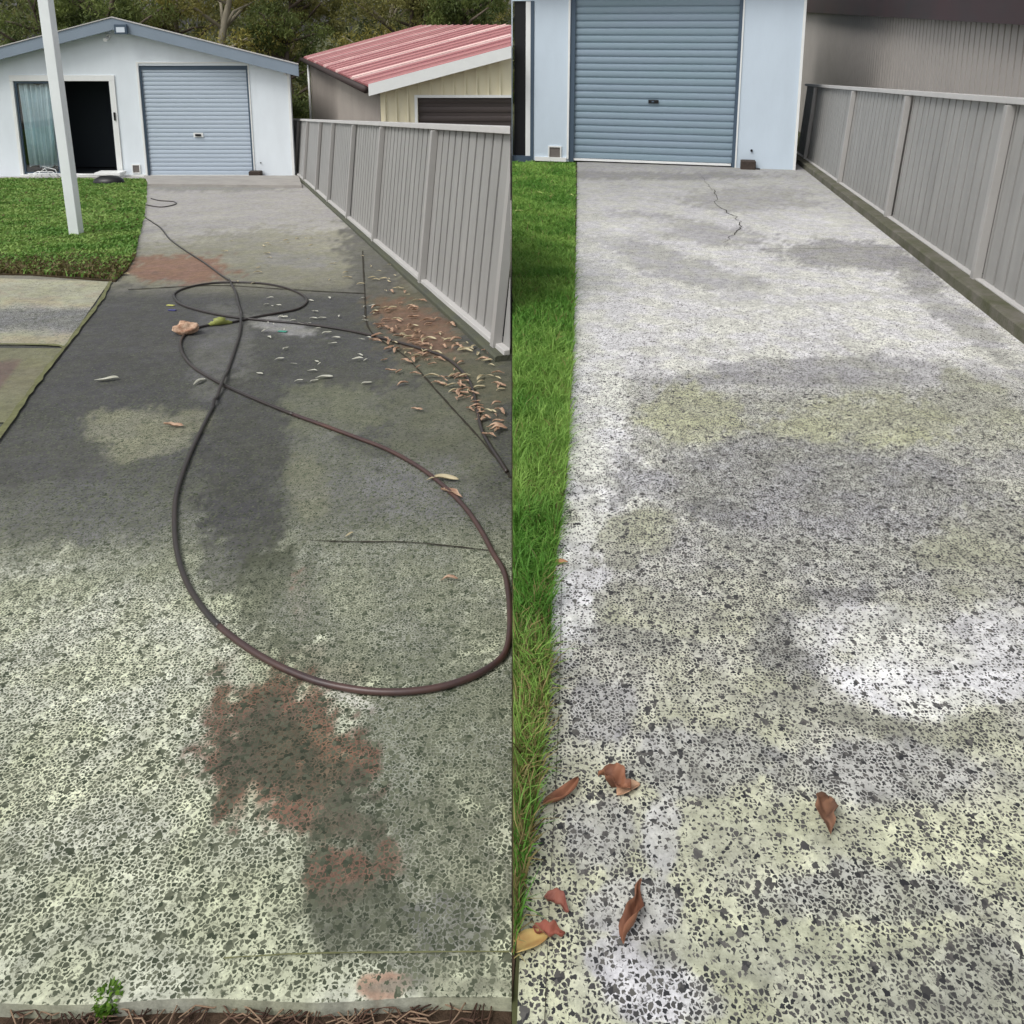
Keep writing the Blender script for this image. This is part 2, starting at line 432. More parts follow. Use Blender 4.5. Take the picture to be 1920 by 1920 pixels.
baseB = lambda x, y: ramp(y, [(305, (160, 158, 158), .0, .5), (340, (178, 177, 176), .02, .6), (440, (214, 213, 212), .25, .8), (560, (228, 227, 225), .45, .85),
                              (690, (224, 223, 220), .5, .8), (740, (204, 204, 192), .78, .46), (1000, (202, 202, 190), .84, .42), (1300, (206, 206, 186), .78, .44),
                              (1600, (204, 206, 174), .72, .42), (1900, (202, 205, 172), .68, .42)])
blobsB = [
    (1200, 330, 240, 8, 0, (142, 140, 140), .0, .5, .8), (1400, 375, 130, 22, 0, (164, 162, 160), .0, .5, .8), (1290, 430, 160, 20, 10, (166, 164, 163), .1, .6, .7), (1270, 500, 170, 30, 18, (176, 175, 174), .2, .65, .8),
    (1180, 425, 80, 16, 0, (215, 214, 212), .1, .8, .7), (1560, 420, 110, 14, 10, (212, 211, 210), .1, .7, .7), (1590, 478, 150, 28, 5, (158, 156, 156), .35, .5, .8), (1720, 520, 60, 30, 30, (160, 158, 158), .4, .5, .7),
    (1800, 600, 120, 22, 35, (168, 167, 166), .4, .5, .7), (1480, 560, 260, 16, 0, (214, 213, 212), .3, .8, .6),
    (1120, 620, 60, 200, 0, (214, 214, 212), .35, .85, .7), (1540, 690, 200, 22, 0, (176, 175, 174), .6, .5, .8), (1500, 712, 330, 12, 0, (166, 165, 165), .6, .5, .7),
    (1750, 700, 180, 26, 6, (184, 183, 182), .5, .6, .6),
    (1180, 900, 80, 60, 0, (232, 232, 231), .55, .64, .9), (1110, 830, 80, 200, 5, (230, 230, 228), .55, .66, 1), (1080, 1080, 55, 150, 8, (230, 230, 228), .55, .62, 1),
    (1285, 780, 110, 60, 0, (198, 200, 148), .7, .5, .95), (1630, 800, 190, 50, 0, (198, 200, 148), .68, .5, .9), (1830, 770, 100, 60, 20, (190, 192, 154), .7, .48, .7),
    (1500, 900, 380, 70, 0, (180, 180, 180), .84, .42, .7), (1345, 960, 60, 18, 8, (120, 120, 124), .7, .4, .8), (1600, 1010, 320, 90, 0, (184, 184, 184), .82, .42, .6),
    (1200, 1000, 90, 45, -25, (192, 194, 156), .75, .46, .8), (1830, 1040, 110, 80, 0, (186, 188, 150), .72, .44, .7), (1250, 1150, 130, 45, 10, (188, 190, 152), .76, .42, .7),
    (1190, 1200, 110, 24, 5, (158, 158, 158), .86, .4, .6), (1480, 1240, 60, 90, -10, (150, 150, 152), .84, .38, .8), (1560, 1120, 90, 20, 0, (150, 150, 150), .84, .38, .7),
    (1640, 1190, 130, 55, 12, (222, 222, 218), .66, .6, 1), (1760, 1230, 150, 75, 10, (224, 224, 220), .66, .62, 1), (1870, 1200, 110, 70, 0, (224, 224, 220), .6, .62, 1), (1860, 1290, 90, 30, -5, (232, 232, 230), .6, .6, .9), (1690, 1290, 130, 50, 15, (236, 236, 234), .58, .6, 1), (1650, 1150, 130, 18, 0, (196, 196, 194), .5, .7, .6),
    (1640, 1360, 150, 24, 15, (158, 160, 130), .7, .42, .8), (1400, 1330, 150, 70, 0, (194, 196, 158), .7, .44, .7), (1850, 1370, 90, 30, 0, (172, 174, 144), .75, .42, .7),
    (1120, 1330, 60, 60, 0, (176, 176, 182), .78, .42, .6), (1300, 1430, 140, 60, 0, (176, 176, 184), .76, .42, .6), (1650, 1450, 200, 60, 0, (178, 178, 180), .8, .4, .6),
    (1450, 1560, 240, 60, 0, (194, 197, 158), .52, .46, .8), (1240, 1560, 34, 60, 0, (214, 214, 216), .5, .5, .7), (1120, 1560, 60, 70, 0, (172, 172, 178), .7, .45, .6),
    (1600, 1680, 200, 50, 0, (180, 182, 168), .85, .34, .8), (1180, 1700, 80, 50, 0, (208, 208, 212), .66, .46, .7),
    (1220, 1860, 100, 60, 10, (224, 224, 226), .84, .5, .95), (1150, 1800, 50, 40, 0, (220, 220, 222), .6, .5, .8),
    (1460, 1780, 180, 50, 0, (188, 192, 158), .45, .48, .8), (1850, 1840, 90, 80, 0, (160, 162, 150), .8, .36, .7), (1700, 1850, 180, 80, 0, (178, 182, 150), .78, .38, .7),
]
ysB = list(range(304, 700, 4)) + list(range(700, 2000, 6)) + list(range(2000, 4000, 100))
xsB = list(range(960, 1930, 7)) + list(range(1930, 2421, 35)) + list(range(2500, 4200, 100))
def warpB(x, y):
    lx = np.interp(y, [305, 400, 600, 760, 900, 1000, 1100, 1300, 1450, 1600, 1750, 2000], [1082, 1080, 1075, 1068, 1062, 1048, 1036, 1028, 1014, 994, 976, 966])
    return lx + (x - 960) * (2420 - lx) / (2420 - 960)
def gB_edge(x, y): return gB(warpB(x, y), y)
driveB = stained_sheet('driveway', gB_edge, xsB, ysB, conB, baseB, blobsB, .05, warpB)
driveB['label'] = 'washed pale driveway with dark speckled stones in the right yard, beside the lawn strip'
driveB['label'] = 'washed pale concrete driveway speckled with dark stones in the right yard'

# crumbled soil strip past the near end of slab A
mb = MB()
pts = [gA(x, y, -.03) for x, y in [(-3000, 1868), (959, 1868), (959, 3200), (-3000, 3200)]]
mb.add(pts, [(0, 3, 2, 1)])
struct(mb.build('soil', soil))
# green-stained path slabs joining from the left
pathm = concrete_mat('path_aggregate', 80, S(80, 84, 74), S(110, 112, 104))
def poly_slab(name, g, px, m, dz, tint=None, ag=None, thick=.03, blobs=(), step=12, inside=None):
    """slab cut to a pixel-free outline: corners are ground points"""
    P = [g(x, y, dz) for x, y in px]
    mb = MB(); n = len(P)
    mb.add(P + [p - Vector((0, 0, thick)) for p in P], [tuple(range(n)), tuple(range(n, 2 * n))[::-1]] + [(i, n + i, n + (i + 1) % n, (i + 1) % n) for i in range(n)])
    T = np.tile(np.array(tint), (2 * n, 1)) if tint is not None else None
    A = np.tile(np.array(ag), (2 * n, 1)) if ag is not None else None
    return struct(obj(name, mb.v, mb.f, m, tint=T, agg=A))
def quad_slab(name, c4, nx, ny, colf, m, dz=.006, thick=.03):
    """bilinear slab between four image-free ground corners with per-vertex stains"""
    a, b, c, d = [np.array(tuple(gA(x, y, dz))) for x, y in c4]
    V, T, A = [], [], []
    for j in range(ny + 1):
        for i in range(nx + 1):
            s, t = i / nx, j / ny
            p = (a * (1 - s) + b * s) * (1 - t) + (d * (1 - s) + c * s) * t
            V.append(Vector(p)); q = colf(s, t, p); T.append(q[0]); A.append(q[1])
    f = [(j * (nx + 1) + i, (j + 1) * (nx + 1) + i, (j + 1) * (nx + 1) + i + 1, j * (nx + 1) + i + 1) for j in range(ny) for i in range(nx)]
    return struct(obj(name, V, f, m, tint=T, agg=A))
def path_col(s, t, p):
    n = float(fbm(np.array([p[0] * 2.2]), np.array([p[1] * 2.2]), 4)[0])
    n2 = float(fbm(np.array([p[0] * 5 + 9]), np.array([p[1] * 5 + 40]), 3)[0])
    band = max(0, 1 - abs(t - .66 + .12 * (1 - s)) / .2 - (n - .5) * 1.2)
    band = min(1, band * 2)
    c = np.append(tone((172, 172, 146), .8), 1) * (.8 + .4 * n); d = np.append(tone((160, 160, 162)), 1)
    if n2 > .62: c = c * .8 + np.append(tone((176, 140, 118)), 1) * .2
    c = c * (1 - band) + d * band
    return (tuple(c[:3]) + (1,), (.2 + .72 * band, .5 - .1 * band, 0, 1))
def path_col2(s, t, p):
    n = float(fbm(np.array([p[0] * 3]), np.array([p[1] * 3]), 4)[0])
    k = min(1, max(0, (1 - abs(t - .5) / .42) * 1.6 + (n - .5) * 3)) * (1 if s < .93 else .2)
    c = np.append(tone((130, 130, 98), .8), 1) * (1 - k) + np.append(tone((126, 104, 88), .6), 1) * k
    return (tuple(c[:3]) + (1,), (.15, .5, 0, 1))
p1 = quad_slab('path', [(-700, 500), (205, 528), (122, 648), (-700, 640)], 90, 24, path_col, pathm)
p1['label'] = 'pale green stained path slab with a dark speckled band'
p2 = quad_slab('path', [(-700, 648), (119, 653), (16, 792), (-900, 792)], 90, 24, path_col2, pathm)
p2['label'] = 'brown and olive stained path slab at the left edge'

# joints and cracks in the slabs
crackm = mat('dirt_filled_joint', S(58, 54, 44), .95, noise=.4, nscale=20)
mossm = mat('mossy_joint', S(120, 122, 84), .95, noise=.45, nscale=20)
def joint(name, g, px, wid, m, dz=.005, wob=.25, label=None, per=8, taper=False):
    pts_ = catmull([(float(a), float(b)) for a, b in px], per)
    W = [g(x, y, dz) for x, y in pts_]
    V = []
    for i, p in enumerate(W):
        t = (W[min(i + 1, len(W) - 1)] - W[max(0, i - 1)]).normalized(); s = Vector((t.y, -t.x, 0)).normalized()
        k = wid * (.6 + .8 * random.random()) * .5
        if taper: k *= min(1, 4 * min(i, len(W) - 1 - i) / len(W) + .15)
        j = s * ((random.random() - .5) * wid * wob)
        V += [p + s * k + j, p - s * k + j]
    f = [(2 * i, 2 * i + 1, 2 * i + 3, 2 * i + 2) for i in range(len(W) - 1)]
    return struct(obj(name, V, f, m), label)
joint('slab_joint', gA, [(-300, 643), (60, 645), (121, 651)], .02, mossm, .012)
joint('slab_joint', gA, [(207, 527), (190, 560), (160, 600), (120, 652), (72, 712), (22, 782), (-80, 925)], .028, mossm, .012)
joint('slab_joint', gA, [(205, 533), (188, 566), (158, 606), (118, 658), (70, 718), (20, 788)], .014, crackm, .009)
joint('slab_joint', gA, [(240, 543), (400, 535), (520, 541), (600, 546), (684, 550)], .016, crackm)
joint('slab_joint', gA, [(680, 470), (684, 550), (694, 620), (760, 668), (830, 745), (880, 800), (940, 870), (957, 895)], .012, crackm)
joint('crack', gA, [(560, 1012), (650, 1015), (760, 1016), (850, 1024), (955, 1036)], .006, crackm, taper=True)
joint('slab_joint', gA, [(420, 1796), (560, 1788), (760, 1785), (955, 1784)], .0025, mossm)
_rc = random.Random(21); _ck = catmull([(1312, 325), (1330, 350), (1340, 362), (1345, 385), (1370, 402), (1388, 416), (1388, 428), (1366, 446), (1358, 466)], 6)
joint('crack', gB, [(p[0] + _rc.gauss(0, 2.6), p[1] + _rc.gauss(0, .7)) for p in _ck], .008, crackm, taper=True, wob=1.0, per=1)
joint('slab_joint', gB, [(1390, 467), (1500, 466), (1640, 464), (1735, 462)], .004, crackm)
joint('slab_joint', gB, [(1056, 1010), (1053, 1100), (1050, 1250), (1045, 1400), (1030, 1700), (1020, 1950)], .0012, crackm)

# lawns -----------------------------------------------------------
lawn_soil = mat('lawn_soil', S(72, 60, 38), .95, noise=.5, nscale=9, bump=.8, bscale=50)
lawnA_px = [(-700, 334), (274, 337), (272, 370), (268, 410), (258, 450), (250, 485), (238, 505), (216, 526), (60, 514), (-700, 500)]
lw = poly_slab('lawn', gA, lawnA_px, lawn_soil, .016, thick=.04); lw['label'] = 'soil under the left lawn'
lawnB_px = [(960.5, 306), (1082, 308), (1081, 400), (1076, 600), (1069, 760), (1062, 900), (1047, 1000), (1034, 1100), (1026, 1300), (1010, 1450), (988, 1600), (970, 1750), (961, 1850), (960.5, 1850)]
lwb = poly_slab('lawn', gB, lawnB_px, soil, .008, thick=.03); lwb['label'] = 'soil under the narrow lawn strip'

def in_poly(x, y, P):
    c = np.zeros(len(x), bool)
    for i in range(len(P)):
        x0, y0 = P[i]; x1, y1 = P[i - 1]
        m_ = ((y0 > y) != (y1 > y))
        with np.errstate(divide='ignore', invalid='ignore'):
            c ^= m_ & (x < (x1 - x0) * (y - y0) / (y1 - y0 + 1e-12) + x0)
    return c
grassm = attr_mat('grass_blades', .55, .3)
def grass(name, g, gz, poly, n, hmin, hmax, wdt, label, dz, near_bias, edge_dead, gcols, xmax=None):
    xs, ys = [p[0] for p in poly], [p[1] for p in poly]
    P3 = [g(x, y) for x, y in poly]
    X0, X1 = min(p.x for p in P3), max(p.x for p in P3); Y0, Y1 = min(p.y for p in P3), max(p.y for p in P3)
    pp = [(p.x, p.y) for p in P3]
    pts_ = np.zeros((0, 2)); tot = 0
    while len(pts_) < n:
        u = RNG.random(n * 4)
        yy = Y0 * (Y1 / Y0) ** u if near_bias else Y0 + (Y1 - Y0) * u
        xx = X0 + (X1 - X0) * RNG.random(n * 4)
        k = in_poly(xx, yy, pp)
        if near_bias:      # thin out far blades' sideways density the same way
            pass
        pts_ = np.vstack([pts_, np.stack([xx[k], yy[k]], 1)])
    pts_ = pts_[:n]
    px_, py_ = pts_[:, 0], pts_[:, 1]
    zz = np.array([gz(a, b) for a, b in pts_]) + dz
    cl = fbm(px_ * 3, py_ * 3, 4); cl2 = fbm(px_ * 14 + 7, py_ * 14 + 3, 3)
    h = (hmin + (hmax - hmin) * RNG.random(n)) * (.55 + .9 * cl2)
    ang = RNG.random(n) * 2 * math.pi
    lean = (.25 + .9 * RNG.random(n)) * h
    if near_bias: wd = wdt * np.clip(py_ / 3.5, .8, 4) * (.7 + .6 * RNG.random(n))
    else: wd = wdt * (.7 + .6 * RNG.random(n))
    fa = RNG.random(n) * math.pi
    B = np.stack([px_, py_, zz], 1); D = np.stack([np.cos(ang), np.sin(ang), 0 * ang], 1); Sd = np.stack([np.cos(fa), np.sin(fa), 0 * fa], 1)
    up = np.array([0, 0, 1.0])
    v0 = B - Sd * wd[:, None] / 2; v1 = B + Sd * wd[:, None] / 2
    Mm = B + D * (lean * .35)[:, None] + up * (h * .6)[:, None]
    v2 = Mm - Sd * wd[:, None] * .4; v3 = Mm + Sd * wd[:, None] * .4
    v4 = B + D * lean[:, None] + up * (h * (1 - .35 * RNG.random(n)))[:, None]
    V = np.stack([v0, v1, v2, v3, v4], 1).reshape(-1, 3)
    if xmax is not None: V[:, 0] = np.maximum(V[:, 0], xmax)
    me = bpy.data.meshes.new(name)
    me.vertices.add(5 * n); me.loops.add(7 * n); me.polygons.add(2 * n)
    L0 = Vector((float(V[:, 0].mean()), float(V[:, 1].mean()), float(V[:, 2].min())))
    me.vertices.foreach_set('co', (V - np.array(tuple(L0))).ravel())
    idx = (np.array([0, 1, 3, 2, 2, 3, 4])[None, :] + 5 * np.arange(n)[:, None]).ravel()
    me.loops.foreach_set('vertex_index', idx)
    me.polygons.foreach_set('loop_start', (np.array([0, 4])[None, :] + 7 * np.arange(n)[:, None]).ravel())
    c0, c1, dead = [np.array(S(*c)[:3]) for c in gcols]
    k = np.clip(.5 + (cl - .5) * 2.2 + (RNG.random(n) - .5) * .7, 0, 1)
    col = c0 * (1 - k[:, None]) + c1 * k[:, None]
    dd = edge_dead(px_, py_) > RNG.random(n)
    col[dd] = dead * (.5 + .8 * RNG.random(dd.sum()))[:, None]
    col = np.repeat(np.hstack([col, np.ones((n, 1))]), 5, axis=0)
    a = me.color_attributes.new('tint', 'FLOAT_COLOR', 'POINT'); a.data.foreach_set('color', col.astype(np.float32).ravel())
    me.materials.append(grassm); me.update(); me.validate()
    o = bpy.data.objects.new(name, me); C.objects.link(o); o.location = L0
    o['kind'] = 'stuff'; o['label'] = label; o['category'] = 'grass'
    return o
yl0 = gA(60, 514).y
_lawn_in = [(-520, 335), (275, 338), (273, 370), (269, 410), (259, 450), (252, 485), (240, 506), (218, 528), (60, 517), (-520, 503)]
grass('grass', gA, zA, _lawn_in, 150000, .022, .055, .012, 'mown green lawn around the white post in the left yard', .016, True,
      lambda x, y: np.clip(1.0 - (y - yl0) / 1.0, 0, .75) + .04, ((98, 140, 60), (144, 172, 92), (112, 102, 66)))
_strip_in = [(961.5, 309), (1078, 311), (1077, 400), (1076, 600), (1069, 760), (1062, 900), (1048, 1000), (1037, 1100), (1030, 1300), (1014, 1450), (992, 1600), (976, 1720), (962, 1820), (961, 1820)]
grass('grass', gB, zB, _strip_in, 62000, .03, .085, .0042, 'long green grass strip between the yards beside the washed driveway', .008, True,
      lambda x, y: np.clip(.55 - (y - 1.35) / 1.6, 0.03, .5), ((88, 138, 52), (146, 182, 90), (146, 134, 88)), xmax=.002)

# ------------------------------------------------------------------ fences
fence_m = mat('colour_coated_steel', S(160, 159, 156), .5, noise=.22, nscale=2.2, spec=.4, stretch=(2.5, 2.5, .5), bump=.15, bscale=3)
rail_m = mat('fence_rail_steel', S(198, 196, 193), .42, noise=.1, nscale=3, spec=.5)
post_m = mat('fence_post_steel', S(170, 168, 165), .42, noise=.1, nscale=3, spec=.5)
kerb_m = mat('weathered_plinth_concrete', S(112, 108, 100), .9, noise=.5, nscale=5, bump=.7, bscale=60, col2=S(78, 80, 56))
kerb_dark = mat('dark_plinth_concrete', S(78, 80, 74), .9, noise=.5, nscale=5, bump=.7, bscale=60, col2=S(88, 90, 70))
def fence(name, label, P0, P1, posts, H, lean, zf, plinth, rib=.19, gw=.03, gd=.055):
    """P0 near end, P1 far end (ground points); posts: distances from P0; lean: outward offset at the top"""
    d = (P1 - P0); Ln = math.hypot(d.x, d.y); t = Vector((d.x / Ln, d.y / Ln, 0)); o_ = Vector((t.y, -t.x, 0))
    gz = lambda s: zf((P0 + t * s).x, (P0 + t * s).y) + plinth
    def P(s, v, w): q = P0 + t * s; return Vector((q.x, q.y, gz(s))) + o_ * (lean * v / H + w) + Vector((0, 0, v))
    root = thing(name, label, 'fence', tuple(P(0, 0, 0)))
    edges = sorted(set([0.0] + posts + [Ln]))
    for a, b in zip(edges[:-1], edges[1:]):
        if b - a < .08: continue
        V = []; n = 0
        s = a + .02
        prof = []
        while s < b - .02:
            for ds, w_ in ((0, 0), (.128, 0), (.131, gd), (.131 + gw, gd), (.134 + gw, 0)):
                if s + ds < b - .02: prof.append((s + ds, w_))
            s += rib
        for q, w_ in prof: V += [P(q, .04, w_), P(q, H - .03, w_)]
        f = [(2 * i, 2 * i + 2, 2 * i + 3, 2 * i + 1) for i in range(len(prof) - 1)]
        if len(prof) < 2: continue
        pn = obj('panel', V, f, fence_m, root)
        sol = pn.modifiers.new('thickness', 'SOLIDIFY'); sol.thickness = .003; sol.offset = 0
    for s in posts:
        m_ = MB(); m_.box(P, s - .032, s + .032, 0, H - .055, -.062, -.004)
        m_.box(P, s - .032, s + .032, 0, H - .055, .034, .055); m_.build('post', post_m, root, bev=.004)
    for lo, hi, nm in ((H - .045, H, 'top_rail'), (0.0, .04, 'bottom_rail')):
        m_ = MB()
        n = max(1, int(Ln / 2))
        m_.box(P, 0, Ln, lo, hi, -.045, .05); m_.build(nm, rail_m, root, bev=.004)
    return root, P, t, o_
# yard A fence
A0, A1 = gA(957, 676), gA(566, 337)
dirA = (A1 - A0); LA = math.hypot(dirA.x, dirA.y)
Ab = A0 - dirA * 0.0; A2 = gA(540, 313)
A2.z = zA(A2.x, A2.y)
def s_on(P0, P1, g, px, V):
    """distance along the fence foot where its line crosses column px"""
    lo, hi = 0.0, 1.0
    for _ in range(50):
        m_ = (lo + hi) / 2; q = P0 + (P1 - P0) * m_
        r = q - CP; zc = r.y * math.cos(TH) - r.z * math.sin(TH); x = PX + F * r.x / zc
        if (x > px): lo = m_
        else: hi = m_
    return lo * math.hypot((P1 - P0).x, (P1 - P0).y)
fa_posts = [s_on(A0, A2, gA, x, 0) for x in (938, 797, 706, 656, 619, 596, 573, 556, 546)]
fenceA, PfA, tA, oA = fence('steel_fence', 'grey corrugated steel fence beside the stained driveway, in front of the red-roofed shed', A0, A2, fa_posts, 1.40, .15, lambda x, y: zA(x, y), .03)
def trim_at_boundary(root):
    import bmesh
    for o in [root] + list(root.children):
        if o.type != 'MESH': continue
        base = base_of(o)
        bm = bmesh.new(); bm.from_mesh(o.data)
        bmesh.ops.bisect_plane(bm, geom=bm.verts[:] + bm.edges[:] + bm.faces[:], plane_co=Vector((-.012, 0, 0)) - base, plane_no=(1, 0, 0), clear_outer=True)
        ed = [e for e in bm.edges if e.is_boundary and o.name.split('.')[0] != 'panel']
        if ed: bmesh.ops.holes_fill(bm, edges=ed, sides=0)
        if len(bm.faces) == 0: bm.free(); bpy.data.objects.remove(o); continue
        bm.to_mesh(o.data); bm.free()
trim_at_boundary(fenceA)
# yard B fence
B0, B1 = gB(3132, 1500), gB(1568, 352)
dirB = B1 - B0; B2 = gB(1494, 142 + 210 * (1494 - 1301) / 267)
fb_posts = [s_on(B0, B2, gB, x, 0) for x in (2960, 2200, 1835, 1668, 1577, 1512)]
fenceB, PfB, tB, oB = fence('steel_fence', 'grey corrugated steel fence beside the washed driveway, in front of the grey shed wall', B0, B2, fb_posts, 1.34, .10, lambda x, y: zB(x, y), .06, rib=.18, gw=.026, gd=.075)

def kerb(name, label, P0, P1, t, o_, Ln, zf, w0, w1, h, m, ext=0.0):
    root_m = MB()
    n = 60
    V = []
    for i in range(n + 1):
        s = Ln * i / n; q = P0 + t * s; z = zf(q.x, q.y)
        j = lambda a: (random.random() - .5) * a
        for w_, hh in ((w0, -.05), (w0 + j(.006), h - .012 + j(.004)), (w0 + .015 + j(.006), h + j(.004)), (w1, h + j(.004)), (w1, -.05)):
            q2 = q + o_ * w_; V.append(Vector((q2.x, q2.y, zf(q2.x, q2.y) + hh)))
    f = []
    for i in range(n):
        for k in range(4): f.append((5 * i + k, 5 * (i + 1) + k, 5 * (i + 1) + k + 1, 5 * i + k + 1))
    f += [(0, 1, 2, 3, 4), tuple(5 * n + k for k in (4, 3, 2, 1, 0))]
    o = obj(name, V, [x[::-1] for x in f], m)
    return tag(o, label, 'kerb')
LA2 = math.hypot((A2 - A0).x, (A2 - A0).y)
kerb('concrete_kerb', 'dark mossy concrete kerb under the fence beside the stained driveway', A0, A2, tA, oA, LA2, zA, -.10, .07, .04, kerb_dark)
LB2 = math.hypot((B2 - B0).x, (B2 - B0).y)
kerb('concrete_kerb', 'grey concrete kerb under the fence beside the washed driveway', B0, B2, tB, oB, LB2, zB, -.16, .08, .09, kerb_m)

# ------------------------------------------------------------------ garage of yard A
wall_m = mat('painted_wall', S(232, 240, 246), .75, noise=.09, nscale=1.3, stretch=(1.5, 1.5, .5), bump=.15, bscale=60)
wall_mB = mat('painted_wall_darker_exposure', S(204, 218, 230), .75, noise=.10, nscale=1.1, stretch=(1.5, 1.5, .5), bump=.15, bscale=60)  # same pale wall paint, with a darker exposure put into the colour
trim_m = mat('white_trim', S(236, 238, 236), .45, noise=.06, nscale=6)
fascia_m = mat('grey_blue_fascia', S(136, 150, 164), .5, noise=.1, nscale=2)
roof_grey = mat('roof_sheet_grey', S(128, 140, 150), .5, noise=.15, nscale=2)
roller_m = mat('roller_door_blue_grey', S(184, 197, 210), .42, noise=.07, nscale=1.8, stretch=(.3, .3, 2.5), spec=.5)
roller_mB = mat('roller_door_slate_blue', S(138, 154, 170), .5, noise=.1, nscale=1.8, stretch=(.3, .3, 2.5), spec=.4, col2=S(130, 152, 162))
dark_m = mat('dark_recess', S(38, 44, 50), .8)
dark_frame = mat('dark_blue_grey_frame', S(72, 88, 104), .5)
inside_m = mat('dim_interior', S(40, 46, 52), .9)  # darkness of the unlit room is put into this colour
black_m = mat('black_plastic', S(24, 24, 26), .4)
brick_m = mat('dark_brown_brick', S(76, 66, 60), .9, noise=.4, nscale=20, bump=.8, bscale=80)
glass_m = bpy.data.materials.new('window_glass'); glass_m.use_nodes = True
_t = glass_m.node_tree; _g = _t.nodes.new('ShaderNodeBsdfGlossy'); _g.inputs['Roughness'].default_value = .03
_tr = _t.nodes.new('ShaderNodeBsdfTransparent'); _tr.inputs['Color'].default_value = (.97, .985, .985, 1)
_fr = _t.nodes.new('ShaderNodeFresnel'); _fr.inputs['IOR'].default_value = 1.6
_ms = _t.nodes.new('ShaderNodeMixShader'); _ms.inputs[0].default_value = .10; _t.links.new(_tr.outputs[0], _ms.inputs[1]); _t.links.new(_g.outputs[0], _ms.inputs[2])
_t.links.new(_ms.outputs[0], _t.nodes['Material Output'].inputs['Surface'])
curtain_m = mat('pale_blue_curtain', S(208, 228, 234), .8, noise=.15, nscale=4)

def roller(fc, u0, u1, v0, v1, w, m, parent, pitch=.105, handle=None, name='roller_door'):
    V = []; prof = []
    v = v0
    while v < v1:
        for dv, dw in ((0, -.012), (.007, .001), (.03, .006), (.05, .007), (.075, .005), (.094, .0), (.099, -.014)):
            if v + dv < v1: prof.append((v + dv, w + dw))
        v += pitch
    prof.append((v1, w))
    for v, ww in prof: V += [fc.P(u0, v, ww), fc.P(u1, v, ww)]
    n = len(V)
    f = [(2 * i, 2 * i + 1, 2 * i + 3, 2 * i + 2) for i in range(len(prof) - 1)]
    d = obj(name, V, f, m, parent)
    s = d.modifiers.new('thickness', 'SOLIDIFY'); s.thickness = .004; s.offset = -1
    return d

YG = gA(400, 331).y
fa = Facade((0, YG, gA(400, 331).z), (1, 0, 0))
U = lambda px, py=230: fa.uv(px, py)[0]
Vv = lambda py: fa.uv(300, py)[1]
gar = thing('garage', 'white gabled garage with pale blue-grey roller door and an open sliding glass door beside it', 'garage', tuple(fa.P(U(225), 0, 0)))
apx_u = U(222, 40)
eR = fa.uv(566, 128)[0]; eL = 2 * apx_u - eR
apex_v = fa.uv(222, 34, .3)[1]; eave_v = fa.uv(566, 122, .3)[1]
wr = U(547, 230); wl = 2 * apx_u - wr
dl, dr, dt = U(268, 220), U(470, 220), Vv(123)
sl, sr, stp = U(28, 230), U(223, 230), Vv(141)
slope_r = (apex_v - eave_v) / (eR - apx_u)
roofv = lambda u: apex_v - slope_r * abs(u - apx_u)
lowr = lambda u: roofv(u) - .16
T0 = -.12
mbw = MB()
mbw.prism(fa.P, [(wl, 0), (sl, 0), (sl, lowr(sl)), (wl, lowr(wl))], 0, T0)
mbw.prism(fa.P, [(sr, 0), (dl, 0), (dl, lowr(dl)), (apx_u if apx_u > sr and apx_u < dl else dl, lowr(apx_u)), (sr, lowr(sr))] if sr < apx_u < dl else [(sr, 0), (dl, 0), (dl, lowr(dl)), (sr, lowr(sr))], 0, T0)
mbw.prism(fa.P, [(dr, 0), (wr, 0), (wr, lowr(wr)), (dr, lowr(dr))], 0, T0)
mbw.prism(fa.P, [(dl, dt), (dr, dt), (dr, lowr(dr)), (dl, lowr(dl))], 0, T0)
topc = [(sl, stp), (sr, stp), (sr, lowr(sr))] + ([(apx_u, lowr(apx_u))] if sl < apx_u < sr else []) + [(sl, lowr(sl))]
mbw.prism(fa.P, topc, 0, T0)
DP = 6.5
kxA = ray(436, 50).x / ray(436, 50).y
faP = lambda u, v, w: fa.P(u, v, w) + (Vector((kxA * -w, 0, .03 * w)) if w < -.13 else Vector((0, 0, 0)))
mbw.box(faP, wl, wl + .12, -.3, lowr(wl) - .02, T0, -DP)
mbw.box(faP, wr - .12, wr, -.3, lowr(wr) - .02, T0, -DP)
mbw.prism(faP, [(wl + .12, -.3), (wr - .12, -.3), (wr - .12, lowr(wr)), (apx_u, lowr(apx_u)), (wl + .12, lowr(wl))], -DP + .12, -DP)
mbw.build('wall', wall_m, gar)
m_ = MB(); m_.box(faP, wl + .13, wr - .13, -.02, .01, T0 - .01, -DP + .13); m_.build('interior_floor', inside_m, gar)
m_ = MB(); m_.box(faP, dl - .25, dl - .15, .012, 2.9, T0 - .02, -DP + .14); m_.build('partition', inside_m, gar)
m_ = MB(); m_.box(fa.P, wl + .13, dl - .26, .012, 2.5, -1.3, -1.38); m_.build('partition', inside_m, gar)
